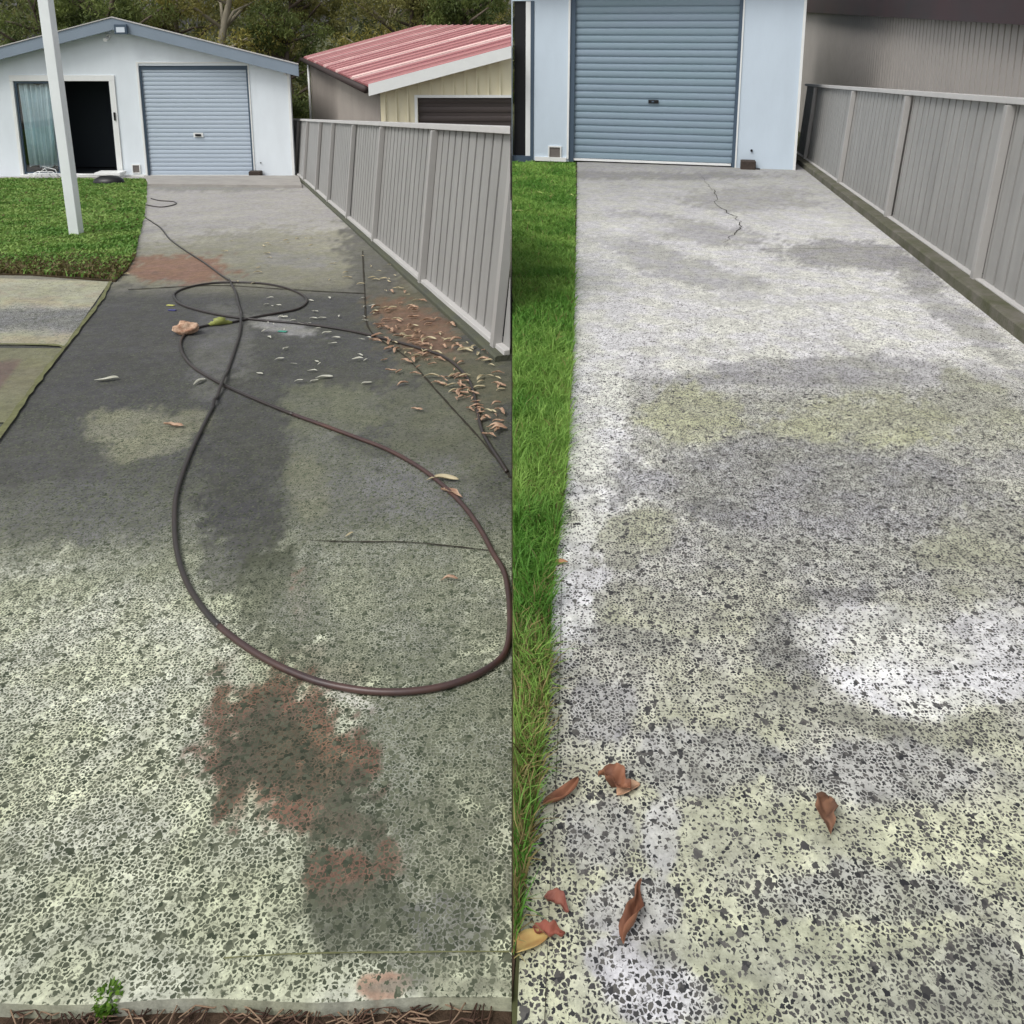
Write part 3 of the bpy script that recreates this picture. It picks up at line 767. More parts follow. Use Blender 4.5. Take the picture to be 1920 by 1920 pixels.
# roof sheets + fascia
m_ = MB()
for sgn in (-1, 1):
    ue = apx_u + sgn * (eR - apx_u)
    m_.prism(faP, [(apx_u, apex_v - .03), (ue, eave_v - .03), (ue, eave_v - .07), (apx_u, apex_v - .07)], .28, -DP - .2)
roof = m_.build('roof', roof_grey, gar)
for sgn in (-1, 1):
    ue = apx_u + sgn * (eR - apx_u)
    m_ = MB(); m_.prism(fa.P, [(apx_u, apex_v + .01), (ue, eave_v + .01), (ue, eave_v - .27), (apx_u, apex_v - .27)], .285, .315)
    m_.build('fascia', fascia_m, roof, bev=.004)
    m_ = MB(); m_.prism(fa.P, [(apx_u, apex_v + .035), (ue, eave_v + .035), (ue, eave_v + .012), (apx_u, apex_v + .012)], .27, .335)
    m_.build('ridge_trim', rail_m, roof)
# eave soffit (front overhang underside)
m_ = MB()
for sgn in (-1, 1):
    ue = apx_u + sgn * (wr - apx_u)
    m_.prism(fa.P, [(apx_u, lowr(apx_u) + .02), (ue, lowr(ue) + .02), (ue, lowr(ue)), (apx_u, lowr(apx_u))], .28, .003)
m_.build('soffit', fascia_m, roof)
# roller door
rd = roller(fa, dl, dr, .035, dt - .10, -.05, roller_m, gar)
m_ = MB(); m_.box(fa.P, dl, dr, dt - .10, dt - .003, -.075, -.03); m_.build('head_box', dark_frame, rd)
m_ = MB(); m_.box(fa.P, dl + .003, dr - .003, .008, .035, -.065, -.02); m_.build('bottom_rail', trim_m, rd)
for u in (dl, dr - .05):
    m_ = MB(); m_.box(fa.P, u + .002, u + .048, .0, dt - .1, -.03, -.008); m_.build('guide', dark_frame, rd)
hu, hv = fa.uv(371, 253)
m_ = MB(); m_.box(fa.P, hu - .12, hu + .12, hv - .06, hv + .05, -.036, -.026); m_.build('lock_plate', trim_m, rd)
m_ = MB(); m_.box(fa.P, hu - .07, hu + .07, hv - .035, hv + .02, -.026, .005); m_.build('handle', black_m, rd, bev=.008)
# door surround trim
m_ = MB(); m_.box(fa.P, dl - .05, dl - .002, .0, dt + .05, .002, .02); m_.box(fa.P, dr + .002, dr + .03, .0, dt + .05, .002, .02); m_.box(fa.P, dl - .05, dr + .03, dt + .052, dt + .09, .002, .02)
m_.build('door_trim', trim_m, gar)
# sliding glass door
sd_ = MB(); jt = .13
sd_.box(fa.P, sl, sr, stp - .14, stp - .002, -.11, .03)
sd_.box(fa.P, sr - .14, sr - .003, .06, stp - .142, -.11, .03)
sd_.box(fa.P, sl, sl + .08, .06, stp - .142, -.11, .03)
sd_.box(fa.P, sl, sr - .003, .0, .058, -.11, .05)
slide = sd_.build('sliding_door', trim_m, gar, bev=.004)
mid = U(104, 230)
m_ = MB()
for a, b in ((sl + .085, sl + .13), (mid - .05, mid)): m_.box(fa.P, a, b, .062, stp - .145, -.05, -.01)
m_.box(fa.P, sl + .132, mid - .052, stp - .2, stp - .145, -.05, -.01); m_.box(fa.P, sl + .132, mid - .052, .062, .11, -.05, -.01)
sash = m_.build('sash', dark_frame, slide)
m_ = MB(); m_.box(fa.P, sl + .12, mid - .04, .1, stp - .19, -.034, -.028); m_.build('pane', glass_m, slide)
m_ = MB(); m_.box(fa.P, sr - .17, sr - .143, .06, stp - .145, -.09, -.02); m_.build('door_edge', dark_frame, slide)
m_ = MB(); hu2, hv2 = fa.uv(217, 218); m_.box(fa.P, sr - .09, sr - .05, hv2 - .1, hv2 + .1, .031, .055); m_.build('handle', black_m, slide, bev=.006)
# curtain behind pane
V = []; nC = 90; cu0, cu1 = sl + .14, mid + .02
for i in range(nC + 1):
    s = i / nC; u = cu0 + (cu1 - cu0) * s
    for j, v in enumerate((.22, .9, 1.7, stp - .2)):
        pinch = 1 - .22 * (1 - v / stp) * s
        V.append(fa.P(cu0 + .05 * (1 - v / stp) + (u - cu0) * pinch, v + .05 * math.sin(s * 9), -.115 + .05 * math.sin(s * 42 + .6 * math.sin(s * 11)) + .02 * math.sin(s * 95)))
f = [(4 * i + j, 4 * (i + 1) + j, 4 * (i + 1) + j + 1, 4 * i + j + 1) for i in range(nC) for j in range(3)]
cur = obj('curtain', V, f, curtain_m, gar, sm=True)
cur.modifiers.new('thickness', 'SOLIDIFY').thickness = .004
# vent, light, bracket
def vent(fc, pxs, parent, m_frame, m_in):
    (a, c), (b, d) = fc.uv(pxs[0], pxs[3]), fc.uv(pxs[2], pxs[1])
    m_ = MB(); t = .022
    m_.box(fc.P, a, b, c, c + t, .003, .025); m_.box(fc.P, a, b, d - t, d, .003, .025); m_.box(fc.P, a, a + t, c + t, d - t, .003, .025); m_.box(fc.P, b - t, b, c + t, d - t, .003, .025)
    v = m_.build('vent', m_frame, parent)
    m_ = MB(); m_.box(fc.P, a + t, b - t, c + t, d - t, .002, .008); m_.build('vent_grille', m_in, v)
    return v
grille_m = mat('brown_grey_grille', S(118, 112, 108), .8, noise=.2, nscale=30)
vent(fa, (249, 308, 263, 325), gar, trim_m, grille_m)
m_ = MB(); m_.box(fa.P, sr + .02, dl - .06, .0, .055, .003, .02); m_.build('skirting', trim_m, gar)
m_ = MB(); m_.box(fa.P, wr - .05, wr + .012, .0, lowr(wr) - .05, .003, .02); m_.build('corner_trim', trim_m, gar)
lu, lv = fa.uv(228, 55, .33)
fl = thing('floodlight', 'small dark floodlight with pale lens at the peak of the garage gable', 'floodlight', tuple(fa.P(lu, lv, .33)))
m_ = MB(); m_.box(fa.P, lu - .15, lu + .15, lv - .11, lv + .12, .33, .39); m_.build('housing', dark_frame, fl, bev=.01)
m_ = MB(); m_.box(fa.P, lu - .10, lu + .10, lv - .07, lv + .05, .391, .396); m_.build('lens', mat('pale_lens', S(214, 224, 234), .2), fl)
m_ = MB(); m_.box(fa.P, lu - .02, lu + .02, lv - .02, lv + .02, .316, .329); m_.build('bracket', dark_frame, fl)
cu, cv = fa.uv(204, 70)
cmr = thing('security_camera', 'tiny white security camera just below the gable peak', 'camera', tuple(fa.P(cu, cv, 0)))
m_ = MB(); m_.box(fa.P, cu - .05, cu + .05, cv - .02, cv + .08, .003, .04); m_.build('mount', trim_m, cmr, bev=.01)
vv, ff = tube([fa.P(cu, cv, .04), fa.P(cu, cv - .03, .11), fa.P(cu, cv - .06, .2)], [.03, .045, .045], 14); obj('camera_body', vv, ff, trim_m, cmr, sm=False)
bu, bv = fa.uv(536, 136)
m_ = MB(); m_.box(fa.P, bu - .03, bu + .02, bv - .06, bv + .05, .003, .1); m_.build('eave_bracket', trim_m, gar, bev=.008)
hu3, hv3 = fa.uv(489, 305)
m_ = MB(); vv, ff = tube([fa.P(hu3, hv3, .002), fa.P(hu3, hv3, .03)], .014, 10); obj('wall_plug', vv, ff, black_m, gar)

# apron slab in front of the garage
apron_m = mat('apron_concrete', S(170, 166, 160), .85, noise=.25, nscale=3, bump=.4, bscale=50)
P4 = [gA(278, 344, .06), gA(566, 347, .06), gA(560, 329, .06), gA(270, 329, .06)]
mb = MB(); mb.add(P4 + [p - Vector((0, 0, .12)) for p in P4], [(0, 1, 2, 3), (7, 6, 5, 4), (0, 4, 5, 1), (1, 5, 6, 2), (2, 6, 7, 3), (3, 7, 4, 0)])
ap = struct(mb.build('apron_slab', apron_m, bev=.008)); 
# brick beside door
def brick(fc, px, label, sx):
    (a, c), (b, d) = fc.uv(px[0], px[3]), fc.uv(px[2], px[1])
    t = thing('brick', label, 'brick', tuple(fc.P((a + b) / 2, c, .12)))
    m_ = MB()
    m_.box(fc.P, a, b, c, d, .03, .22)
    o = m_.build('block', brick_m, t, bev=.012)
    m_ = MB(); m_.box(fc.P, b + .003, b + .1 * sx, c, c + (d - c) * .35, .05, .16); m_.build('rubble', black_m, t, bev=.012)
    return t
brick(fa, (472, 319, 493, 333), 'dark brown brick on the apron right of the garage roller door with pale bottom rail', 1)

# white step, upturned tub and bicycle-like clutter at the glass door
su0, sv1 = fa.uv(181, 322, .3); su1, _ = fa.uv(229, 322, .3)
step = thing('door_step', 'small white step board at the open glass door', 'step', tuple(fa.P((su0 + su1) / 2, 0, .3)))
m_ = MB(); m_.box(fa.P, su0, su1, .10, .17, .08, .42); m_.build('tread', trim_m, step, bev=.01)
for u in (su0 + .03, su1 - .09):
    m_ = MB(); m_.box(fa.P, u, u + .06, .0, .1, .12, .36); m_.build('leg', trim_m, step)
# tub
tubP = gA(204, 342, .05)
V = []; Fc = []; ns, nr = 28, 7
for i in range(nr):
    q = i / (nr - 1) * math.pi / 2; rr = .33 * math.cos(q * .92); h = .15 * math.sin(q)
    for k in range(ns): V.append(tubP + Vector((rr * math.cos(2 * math.pi * k / ns), rr * .7 * math.sin(2 * math.pi * k / ns), h)))
for i in range(nr - 1):
    for k in range(ns): Fc.append((i * ns + k, i * ns + (k + 1) % ns, (i + 1) * ns + (k + 1) % ns, (i + 1) * ns + k))
Fc.append(tuple((nr - 1) * ns + k for k in range(ns)))
tb = obj('rubber_tub', V, Fc, black_m, sm=True); tag(tb, 'black upturned rubber tub on the lawn edge below the white step', 'tub')
# pipes of a folded clothes rack near the pane
rk = thing('folding_rack', 'thin white wire rack lying at the foot of the curtained glass', 'rack', tuple(gA(90, 330)))
for i, pl in enumerate([[(50, 331), (70, 322), (98, 322), (112, 331)], [(62, 333), (84, 316), (96, 331)], [(78, 332), (80, 312), (104, 318), (110, 333)], [(52, 326), (90, 325), (130, 326)]]):
    pts_ = [fa.P(*fa.uv(x, y, .12 + .05 * i), .12 + .05 * i) for x, y in pl]
    vv, ff = tube(pts_, .012, 6); obj('rod', vv, ff, trim_m, rk, sm=True)
pl_u = [(130, 326), (180, 327)]
vv, ff = tube([fa.P(*fa.uv(138, 326, .25), .25), fa.P(*fa.uv(160, 328, .3), .3), fa.P(*fa.uv(181, 329, .25), .25)], .02, 8)
tag(obj('white_pipe', vv, ff, trim_m, sm=True), 'white pipe lying on the ground in front of the open glass door', 'pipe')

# leaning white post on the lawn
pb = gA(144, 441, .02)
def post_dir():
    top = ray(88, 20); k = (pb.y * 1.0) / top.y
    return CP + top * (pb.y / top.y)
pt = post_dir()
pt2 = pb + (pt - pb) * 1.35
ax = (pt2 - pb).normalized(); sx = Vector((1, 0, 0)); sx = (sx - ax * sx.dot(ax)).normalized(); sy = ax.cross(sx)
post = thing('steel_post', 'slightly leaning square white post standing in the left lawn', 'post', tuple(pb))
Lp = (pt2 - pb).length
Pp = lambda a, b, c: pb + sx * a + sy * c + ax * b
m_ = MB(); m_.box(Pp, -.062, .062, -.05, Lp, -.062, .062); m_.build('shaft', mat('white_painted_post', S(242, 248, 248), .5, noise=.08, nscale=3), post, bev=.006)
m_ = MB(); m_.box(Pp, -.072, .072, Lp, Lp + .02, -.072, .072); m_.build('cap', trim_m, post, bev=.005)

# ------------------------------------------------------------------ red-roofed shed beyond fence A
YS = 13.9
zs = zA(0, YS)
fs = Facade((0, YS, zs), (1, 0, 0))
cream = mat('cream_ribbed_cladding', S(238, 230, 200), .6, noise=.08, nscale=1)
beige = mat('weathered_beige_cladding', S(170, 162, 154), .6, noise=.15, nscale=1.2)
red_m = bpy.data.materials.new('faded_red_roof'); red_m.use_nodes = True
_t = red_m.node_tree; _b = _t.nodes['Principled BSDF']; _b.inputs['Roughness'].default_value = .5
_g = _t.nodes.new('ShaderNodeNewGeometry'); _s = _t.nodes.new('ShaderNodeSeparateXYZ'); _t.links.new(_g.outputs['Position'], _s.inputs[0])
_n = _t.nodes.new('ShaderNodeTexNoise'); _n.inputs['Scale'].default_value = 1.3; _n.inputs['Detail'].default_value = 5
_t.links.new(_g.outputs['Position'], _n.inputs['Vector'])
_m1 = _t.nodes.new('ShaderNodeMath'); _m1.operation = 'MULTIPLY_ADD'; _t.links.new(_n.outputs['Fac'], _m1.inputs[0]); _m1.inputs[1].default_value = .35; _t.links.new(_s.outputs['Y'], _m1.inputs[2])
_m2 = _t.nodes.new('ShaderNodeMath'); _m2.operation = 'MULTIPLY'; _t.links.new(_m1.outputs[0], _m2.inputs[0]); _m2.inputs[1].default_value = .42
_m3 = _t.nodes.new('ShaderNodeMath'); _m3.operation = 'FRACT'; _t.links.new(_m2.outputs[0], _m3.inputs[0])
_cr = _t.nodes.new('ShaderNodeValToRGB'); _t.links.new(_m3.outputs[0], _cr.inputs[0])
_e = _cr.color_ramp.elements; _e[0].position = 0; _e[0].color = S(146, 92, 90); _e[1].position = 1; _e[1].color = S(152, 90, 91)
for p_, c_ in ((.12, S(164, 104, 104)), (.5, S(150, 86, 89)), (.62, S(200, 168, 162)), (.70, S(220, 186, 180)), (.78, S(174, 110, 112))):
    e = _cr.color_ramp.elements.new(p_); e.color = c_
_t.links.new(_cr.outputs[0], _b.inputs['Base Color'])
gut_m = mat('dark_gutter', S(56, 44, 42), .6)
kx = (436 - 960) / F / math.cos(TH) * 1.0     # sideways drift of the fence direction per metre
dfw = ray(436, 50); kx = dfw.x / dfw.y
sh = thing('shed', 'cream shed with faded red striped roof behind the left fence', 'shed', tuple(fs.P(-1.2, 0, 0)))
uL, vE = fs.uv(712, 152)
_, vR = fs.uv(957, 86)
sl_s = (vR - vE) / (-.01 - uL)
def Ps(s, v, w, u0=0):  # along the shed's side wall: s metres back
    return Vector((uL + kx * s - w, YS + s, zs + v))
SL = 12.5
# front wall with roller opening
ou, ov = fs.uv(783, 183); 
mw = MB()
roofs = lambda u: vE + sl_s * (u - uL)
for a, b in [(uL, ou)]: mw.prism(fs.P, [(a, -.3), (b, -.3), (b, roofs(b)), (a, roofs(a))], 0, -.05)
mw.prism(fs.P, [(ou, ov), (-.01, ov), (-.01, roofs(-.01)), (ou, roofs(ou))], 0, -.05)
u = uL + .06
while u < -.1:
    lo = ov if u > ou else -.3
    mw.box(fs.P, u, u + .03, lo, roofs(u) - .03, .002, .04); u += .2
mw.build('front_wall', cream, sh)
# side wall with ribs
V = []; prof = []; s = .06
while s < SL:
    prof += [(s, 0), (s + .10, 0), (s + .115, .018), (s + .14, .018)]; s += .155
zt = lambda s: -SA * s - .35
for s, w_ in prof: V += [Ps(s, zt(s), w_), Ps(s, vE - .03, w_)]
f = [(2 * i, 2 * i + 1, 2 * i + 3, 2 * i + 2) for i in range(len(prof) - 1)]
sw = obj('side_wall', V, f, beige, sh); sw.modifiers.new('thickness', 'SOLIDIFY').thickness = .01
RW = (CAMZ + .04 - zs - vE) / sl_s
mw = MB(); mw.prism(fs.P, [(uL + kx * SL, -2), (-.05, -2), (-.05, vE - .2), (uL + kx * SL + RW, vE + sl_s * RW - .1), (uL + kx * SL, vE - .1)], -SL, -SL - .05)
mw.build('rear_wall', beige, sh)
# roof plane clipped at the boundary
def R3(u, s, dz=0): # u measured from low edge
    return Vector((uL + kx * s + u, YS + s, zs + vE + sl_s * u + dz))
RW = (CAMZ + .04 - zs - vE) / sl_s
sc_ = (-.01 - uL - RW) / kx    # distance back where the ridge meets the boundary
Vt = [R3(-.22, -.25), Vector((-.01, YS - .25, R3(-.01 - uL + kx * .25, -.25).z)), R3(RW, max(sc_, 0)), R3(RW, SL + .2), R3(-.22, SL + .2)]
Vt2 = [v - Vector((0, 0, .04)) for v in Vt]
n = 5
rf = obj('roof', Vt + Vt2, [tuple(range(n)), tuple(range(n, 2 * n))[::-1]] + [(i, n + i, n + (i + 1) % n, (i + 1) % n) for i in range(n)], red_m, sh)
mr = MB()
s = 0.0
while s < SL:      # raised ribs running up the slope
    umax = min(RW, (-.01 - uL) - kx * s)
    a0, a1 = R3(-.2, s, .002), R3(umax - .02, s, .002)
    b = Vector((0, .045, 0)); h = Vector((0, 0, .028))
    mr.add([a0 - b, a0 + b, a1 + b, a1 - b, a0 - b * .5 + h, a0 + b * .5 + h, a1 + b * .5 + h, a1 - b * .5 + h], [(4, 5, 6, 7), (0, 1, 5, 4), (1, 2, 6, 5), (2, 3, 7, 6), (3, 0, 4, 7)])
    s += .62
mr.build('roof_rib', red_m, rf)
m_ = MB()
v0, v1 = R3(-.24, -.27), Vector((-.01, YS - .27, R3(-.01 - uL + kx * .27, -.27).z))
m_.add([v0 + Vector((0, 0, .03)), v1 + Vector((0, 0, .03)), v1 - Vector((0, 0, .17)), v0 - Vector((0, 0, .17))] + [p + Vector((0, -.025, 0)) for p in (v0 + Vector((0, 0, .03)), v1 + Vector((0, 0, .03)), v1 - Vector((0, 0, .17)), v0 - Vector((0, 0, .17)))],
       [(0, 1, 2, 3), (7, 6, 5, 4), (0, 4, 5, 1), (1, 5, 6, 2), (2, 6, 7, 3), (3, 7, 4, 0)])
m_.build('barge_board', trim_m, rf)
vv, ff = tube([R3(-.28, -.2, -.06), R3(-.28, SL + .2, -.06)], .065, 10); obj('gutter', vv, ff, gut_m, rf, sm=True)
vv, ff = tube([Ps(SL - .3, zt(SL), -.10 + .2), Ps(SL - .3, vE - .1, .12)], .04, 8); obj('downpipe', vv, ff, trim_m, sh, sm=True)
mw = MB(); w0_, w1_ = ou + .03, -.012
sr_ = roller(fs, ou, -.012, -.2, ov - .003, -.04, mat('dark_brown_roller', S(74, 66, 64), .5), sh, pitch=.16)
m_ = MB(); m_.box(fs.P, ou - .05, ou, -.3, ov + .05, .041, .055); m_.build('door_trim', trim_m, sh)
m_ = MB(); m_.box(fs.P, ou + .002, -.012, ov + .002, ov + .05, .041, .055); m_.build('door_trim', trim_m, sh)

# ------------------------------------------------------------------ garage of yard B
OB = gB(1230, 309)
fb = Facade(OB, RB)
ub = lambda px, py=160: fb.uv(px, py)[0]
gb = thing('garage', 'pale garage with slate blue roller door and a black lock handle', 'garage', tuple(OB))
# u where the wall meets the boundary X = 0
uX0 = (0.01 - OB.x) / RB.x
HB = 3.35
bl, br_ = fb.uv(1068, 170)[0], fb.uv(1385, 170)[0]
brr = fb.uv(1500, 170)[0]
gu1 = fb.uv(1001, 200)[0]
hd = 3.05
mbw = MB()
mbw.prism(fb.P, [(gu1, 0.0), (bl, 0.0), (bl, HB), (gu1, HB)], 0, -.12)
mbw.prism(fb.P, [(br_, -.03), (brr, -.05), (brr, HB), (br_, HB)], 0, -.12)
mbw.prism(fb.P, [(bl, hd), (br_, hd), (br_, HB), (bl, HB)], 0, -.12)
mbw.prism(fb.P, [(uX0, 2.75), (gu1, 2.75), (gu1, HB), (uX0, HB)], 0, -.12)
mbw.box(fb.P, brr - .12, brr, -.5, HB, -.12, -6)
mbw.box(fb.P, uX0 + .0, brr - .12, -.5, HB, -6, -6.1)
zx = OB.z
mbw.build('wall', wall_mB, gb)
m_ = MB(); pA, pB_ = fb.P(uX0, -.9, -.0), Vector((.012, fb.P(uX0, 0, 0).y + 6, OB.z - .9))
m_.add([pA, pB_, pB_ + Vector((0, 0, HB + .9)), pA + Vector((0, 0, HB + .9))], [(0, 1, 2, 3)])
sd2 = m_.build('side_wall', wall_mB, gb); sd2.modifiers.new('thickness', 'SOLIDIFY').thickness = .02
m_ = MB(); m_.box(fb.P, uX0, brr + .35, HB + .002, HB + .06, .35, -6.2); rb_ = m_.build('roof', roof_grey, gb)
m_ = MB(); m_.box(fb.P, uX0, brr + .35, HB - .14, HB + .08, .352, .38); m_.build('fascia', fascia_m, rb_)
rd2 = roller(fb, bl, br_, .06, hd - .15, -.06, roller_mB, gb, pitch=.118)
m_ = MB(); m_.box(fb.P, bl, br_, hd - .15, hd - .003, -.09, -.04); m_.build('head_box', dark_frame, rd2)
m_ = MB(); m_.box(fb.P, bl + .07, br_ - .06, .022, .055, -.07, -.02); m_.build('bottom_rail', trim_m, rd2)
for a, b in ((bl, bl + .085), (br_ - .055, br_)):
    m_ = MB(); m_.box(fb.P, a + .002, b - .002, .0, hd - .15, -.035, -.008); m_.build('guide', dark_frame, rd2)
hu, hv = fb.uv(1225, 191)
m_ = MB(); m_.box(fb.P, hu - .085, hu + .085, hv - .03, hv + .03, -.046, -.03); lp = m_.build('lock_plate', black_m, rd2, bev=.006)
m_ = MB(); m_.box(fb.P, hu - .03, hu + .01, hv - .012, hv + .012, -.03, -.015); m_.build('handle', dark_frame, rd2, bev=.004)
m_ = MB(); m_.box(fb.P, bl - .035, bl - .002, .05, hd + .05, .002, .02); m_.build('door_trim', trim_m, gb); m_ = MB(); m_.box(fb.P, br_ + .002, br_ + .025, -.03, hd + .05, .002, .02); m_.build('door_trim', trim_m, gb)
vent(fb, (1028, 274, 1053, 301), gb, trim_m, grille_m)
m_ = MB(); m_.box(fb.P, gu1 + .03, bl - .04, .0, .07, .003, .03); m_.build('skirting', trim_m, gb); m_ = MB(); m_.box(fb.P, br_ + .36, brr - .03, -.04, -.005, .003, .03); m_.build('skirting', trim_m, gb)
m_ = MB(); m_.box(fb.P, brr - .03, brr + .01, -.05, HB, .003, .025); m_.build('corner_trim', trim_m, gb)
hu3, hv3 = fb.uv(1409, 282)
vv, ff = tube([fb.P(hu3, hv3, .002), fb.P(hu3, hv3, .03)], .02, 10); obj('wall_plug', vv, ff, black_m, gb)
# glass door at its left end
m_ = MB(); m_.box(fb.P, gu1 - .06, gu1 - .002, -.02, 2.747, -.1, .015); m_.box(fb.P, uX0, gu1 - .062, -.03, .07, -.1, .02); gd = m_.build('sliding_door', dark_frame, gb)
m_ = MB(); m_.box(fb.P, gu1 - .15, gu1 - .062, .075, 2.745, -.08, -.01); m_.build('sash', trim_m, gd)
m_ = MB(); m_.box(fb.P, uX0 + .02, gu1 - .152, .075, 2.745, -.05, -.044); m_.build('pane', black_m, gd)
brick(fb, (1387, 299, 1416, 320), 'dark brown brick on the washed driveway right of the slate blue roller door', .8)

# grey shed wall behind fence B
PwO = B0 + oB * .95; 
fw = Facade((PwO.x, PwO.y, zB(PwO.x, PwO.y)), (tB.x * -1, tB.y * -1, 0))
q0, q1 = fw.uv(1496, 20), fw.uv(1905, 40)
shb = thing('shed', 'grey ribbed steel shed wall rising behind the right fence', 'shed', tuple(fw.P((q0[0] + q1[0]) / 2, 0, 0)))
topv = lambda u: q0[1] + (q1[1] - q0[1]) * (u - q0[0]) / (q1[0] - q0[0])
ua, uz = q0[0] - 5.0, q1[0] + 5.5
prof = []; u = ua
while u < uz:
    prof += [(u, 0), (u + .12, 0), (u + .124, -.035), (u + .15, -.035), (u + .154, 0)]; u += .17
V = []
for u, w_ in prof: V += [fw.P(u, -1.2, w_), fw.P(u, topv(u), w_)]
f = [(2 * i, 2 * i + 2, 2 * i + 3, 2 * i + 1) for i in range(len(prof) - 1)]
grey_clad = mat('grey_beige_cladding', S(184, 178, 172), .55, noise=.12, nscale=1.2)
sw = obj('side_wall', V, f, grey_clad, shb); sw.modifiers.new('thickness', 'SOLIDIFY').thickness = .01
m_ = MB()
m_.add([fw.P(ua, topv(ua) - .02, .02), fw.P(uz, topv(uz) - .02, .02), fw.P(uz, topv(uz) + .42, .02), fw.P(ua, topv(ua) + .42, .02),
        fw.P(ua, topv(ua) - .02, .16), fw.P(uz, topv(uz) - .02, .16), fw.P(uz, topv(uz) + .42, .16), fw.P(ua, topv(ua) + .42, .16)],
       [(0, 3, 2, 1), (4, 5, 6, 7), (0, 1, 5, 4), (1, 2, 6, 5), (2, 3, 7, 6), (3, 0, 4, 7)])
m_.build('gutter', mat('maroon_gutter', S(70, 48, 50), .5, noise=.35, nscale=.8, col2=S(52, 50, 50)), shb)
m_ = MB()
m_.add([fw.P(ua, topv(ua) + .43, .14), fw.P(uz, topv(uz) + .43, .14), fw.P(uz, topv(uz) + .7, -3), fw.P(ua, topv(ua) + .7, -3)], [(0, 1, 2, 3)])
r_ = m_.build('roof', red_m, shb); r_.modifiers.new('thickness', 'SOLIDIFY').thickness = .03

# ------------------------------------------------------------------ hose
hose_px = [(283, 372), (300, 376), (326, 378), (328, 383), (305, 388), (284, 386), (272, 384), (262, 390), (262, 398), (270, 406), (285, 416), (302, 428), (318, 448), (345, 468), (382, 492), (412, 514), (428, 526), (440, 545), (447, 570), (452, 592),
           (449, 625), (440, 655), (428, 690), (417, 722), (400, 760), (380, 800), (360, 842), (343, 885), (330, 930), (327, 980), (331, 1030), (345, 1080), (366, 1120), (395, 1158), (430, 1190), (480, 1225), (530, 1252), (590, 1276), (650, 1290),
           (710, 1297), (770, 1296), (830, 1287), (880, 1271), (920, 1250), (946, 1225), (955, 1190), (956, 1150), (953, 1110), (945, 1072), (925, 1038), (905, 1000), (880, 962), (850, 928), (810, 893), (770, 866), (720, 840),
           (660, 817), (600, 795), (550, 777), (500, 757), (455, 738), (420, 722), (390, 706), (362, 688), (345, 668), (338, 648), (342, 633), (355, 621), (375, 613), (395, 609)]
hose_px2 = [(430, 605), (455, 600), (480, 594), (520, 587), (555, 580), (572, 570), (574, 560), (560, 549), (530, 538), (490, 531), (440, 529), (395, 531), (355, 538), (331, 547), (326, 556), (338, 570), (370, 581), (410, 590), (450, 596),
            (500, 601), (560, 606), (620, 614), (680, 625), (740, 640), (790, 654), (830, 668), (858, 688), (880, 715), (890, 745), (896, 775), (904, 808), (920, 838), (936, 862), (950, 884)]
hose_m = mat('black_rubber_hose', S(44, 42, 42), .38, noise=.25, nscale=3, col2=S(58, 48, 44), spec=.6)
hose_m2 = mat('brown_reflection_hose', S(84, 58, 50), .42, noise=.4, nscale=6, col2=S(56, 44, 46), spec=.6)  # black hose whose reddish brown reflections are put into the colour
conn_m = mat('green_brass_connector', S(150, 156, 84), .5, noise=.3, nscale=30)
def ground_curve(px, rad, lift=None):
    c = catmull([(float(a), float(b)) for a, b in px], 8)
    return [gA(x, y, rad + .002) for x, y in c]
HR = .0088
c1 = ground_curve(hose_px, HR); c2 = ground_curve(hose_px2, HR)
# lift strands where they cross earlier ones
def lift_cross(cur, others, start, amt=.018, reach=.12):
    for i in range(len(cur)):
        best = 0
        for o_, lo_ in others:
            for k in range(0, len(o_) - 1):
                if lo_ is not None and abs(k - i) < lo_: continue
                d = math.hypot(cur[i].x - o_[k].x, cur[i].y - o_[k].y)
                if d < reach: best = max(best, 1 - d / reach)
        cur[i].z += amt * min(1, best * 1.6)
first = [v.copy() for v in c1[:24 * 8]]; rest = [v.copy() for v in c1[24 * 8:]]
lift_cross(first, [(rest, None), (c2[::1], None)], 0)
c1 = first + rest
hose = thing('garden_hose', 'long black rubber hose looped across the stained driveway with a green connector', 'hose', tuple(gA(450, 600)))
k_ = 33 * 8 + 4; k2_ = 58 * 8
for seg, m__ in ((c1[:k_ + 1], hose_m), (c1[k_:k2_ + 1], hose_m2), (c1[k2_:], hose_m), (c2, hose_m)):
    vv, ff = tube(seg, HR, 12); ho = obj('hose_length', vv, ff, m__, hose, sm=True)
    if m__ is hose_m2: ho['label'] = 'near length of the hose with brown reflections put into its colour'
ca, cb = c1[-1], c2[0]
dcn = (cb - ca)
prof = [(-.15, HR * 1.05), (-.02, HR * 1.3), (.0, .016), (.2, .017), (.22, .026), (.5, .030), (.72, .026), (.74, .016), (.95, .015), (1.0, HR * 1.2), (1.15, HR * 1.05)]
vv, ff = tube([ca + dcn * t + Vector((0, 0, max(0, r - HR))) for t, r in prof], [r for t, r in prof], 16); obj('connector', vv, ff, conn_m, hose, sm=True)

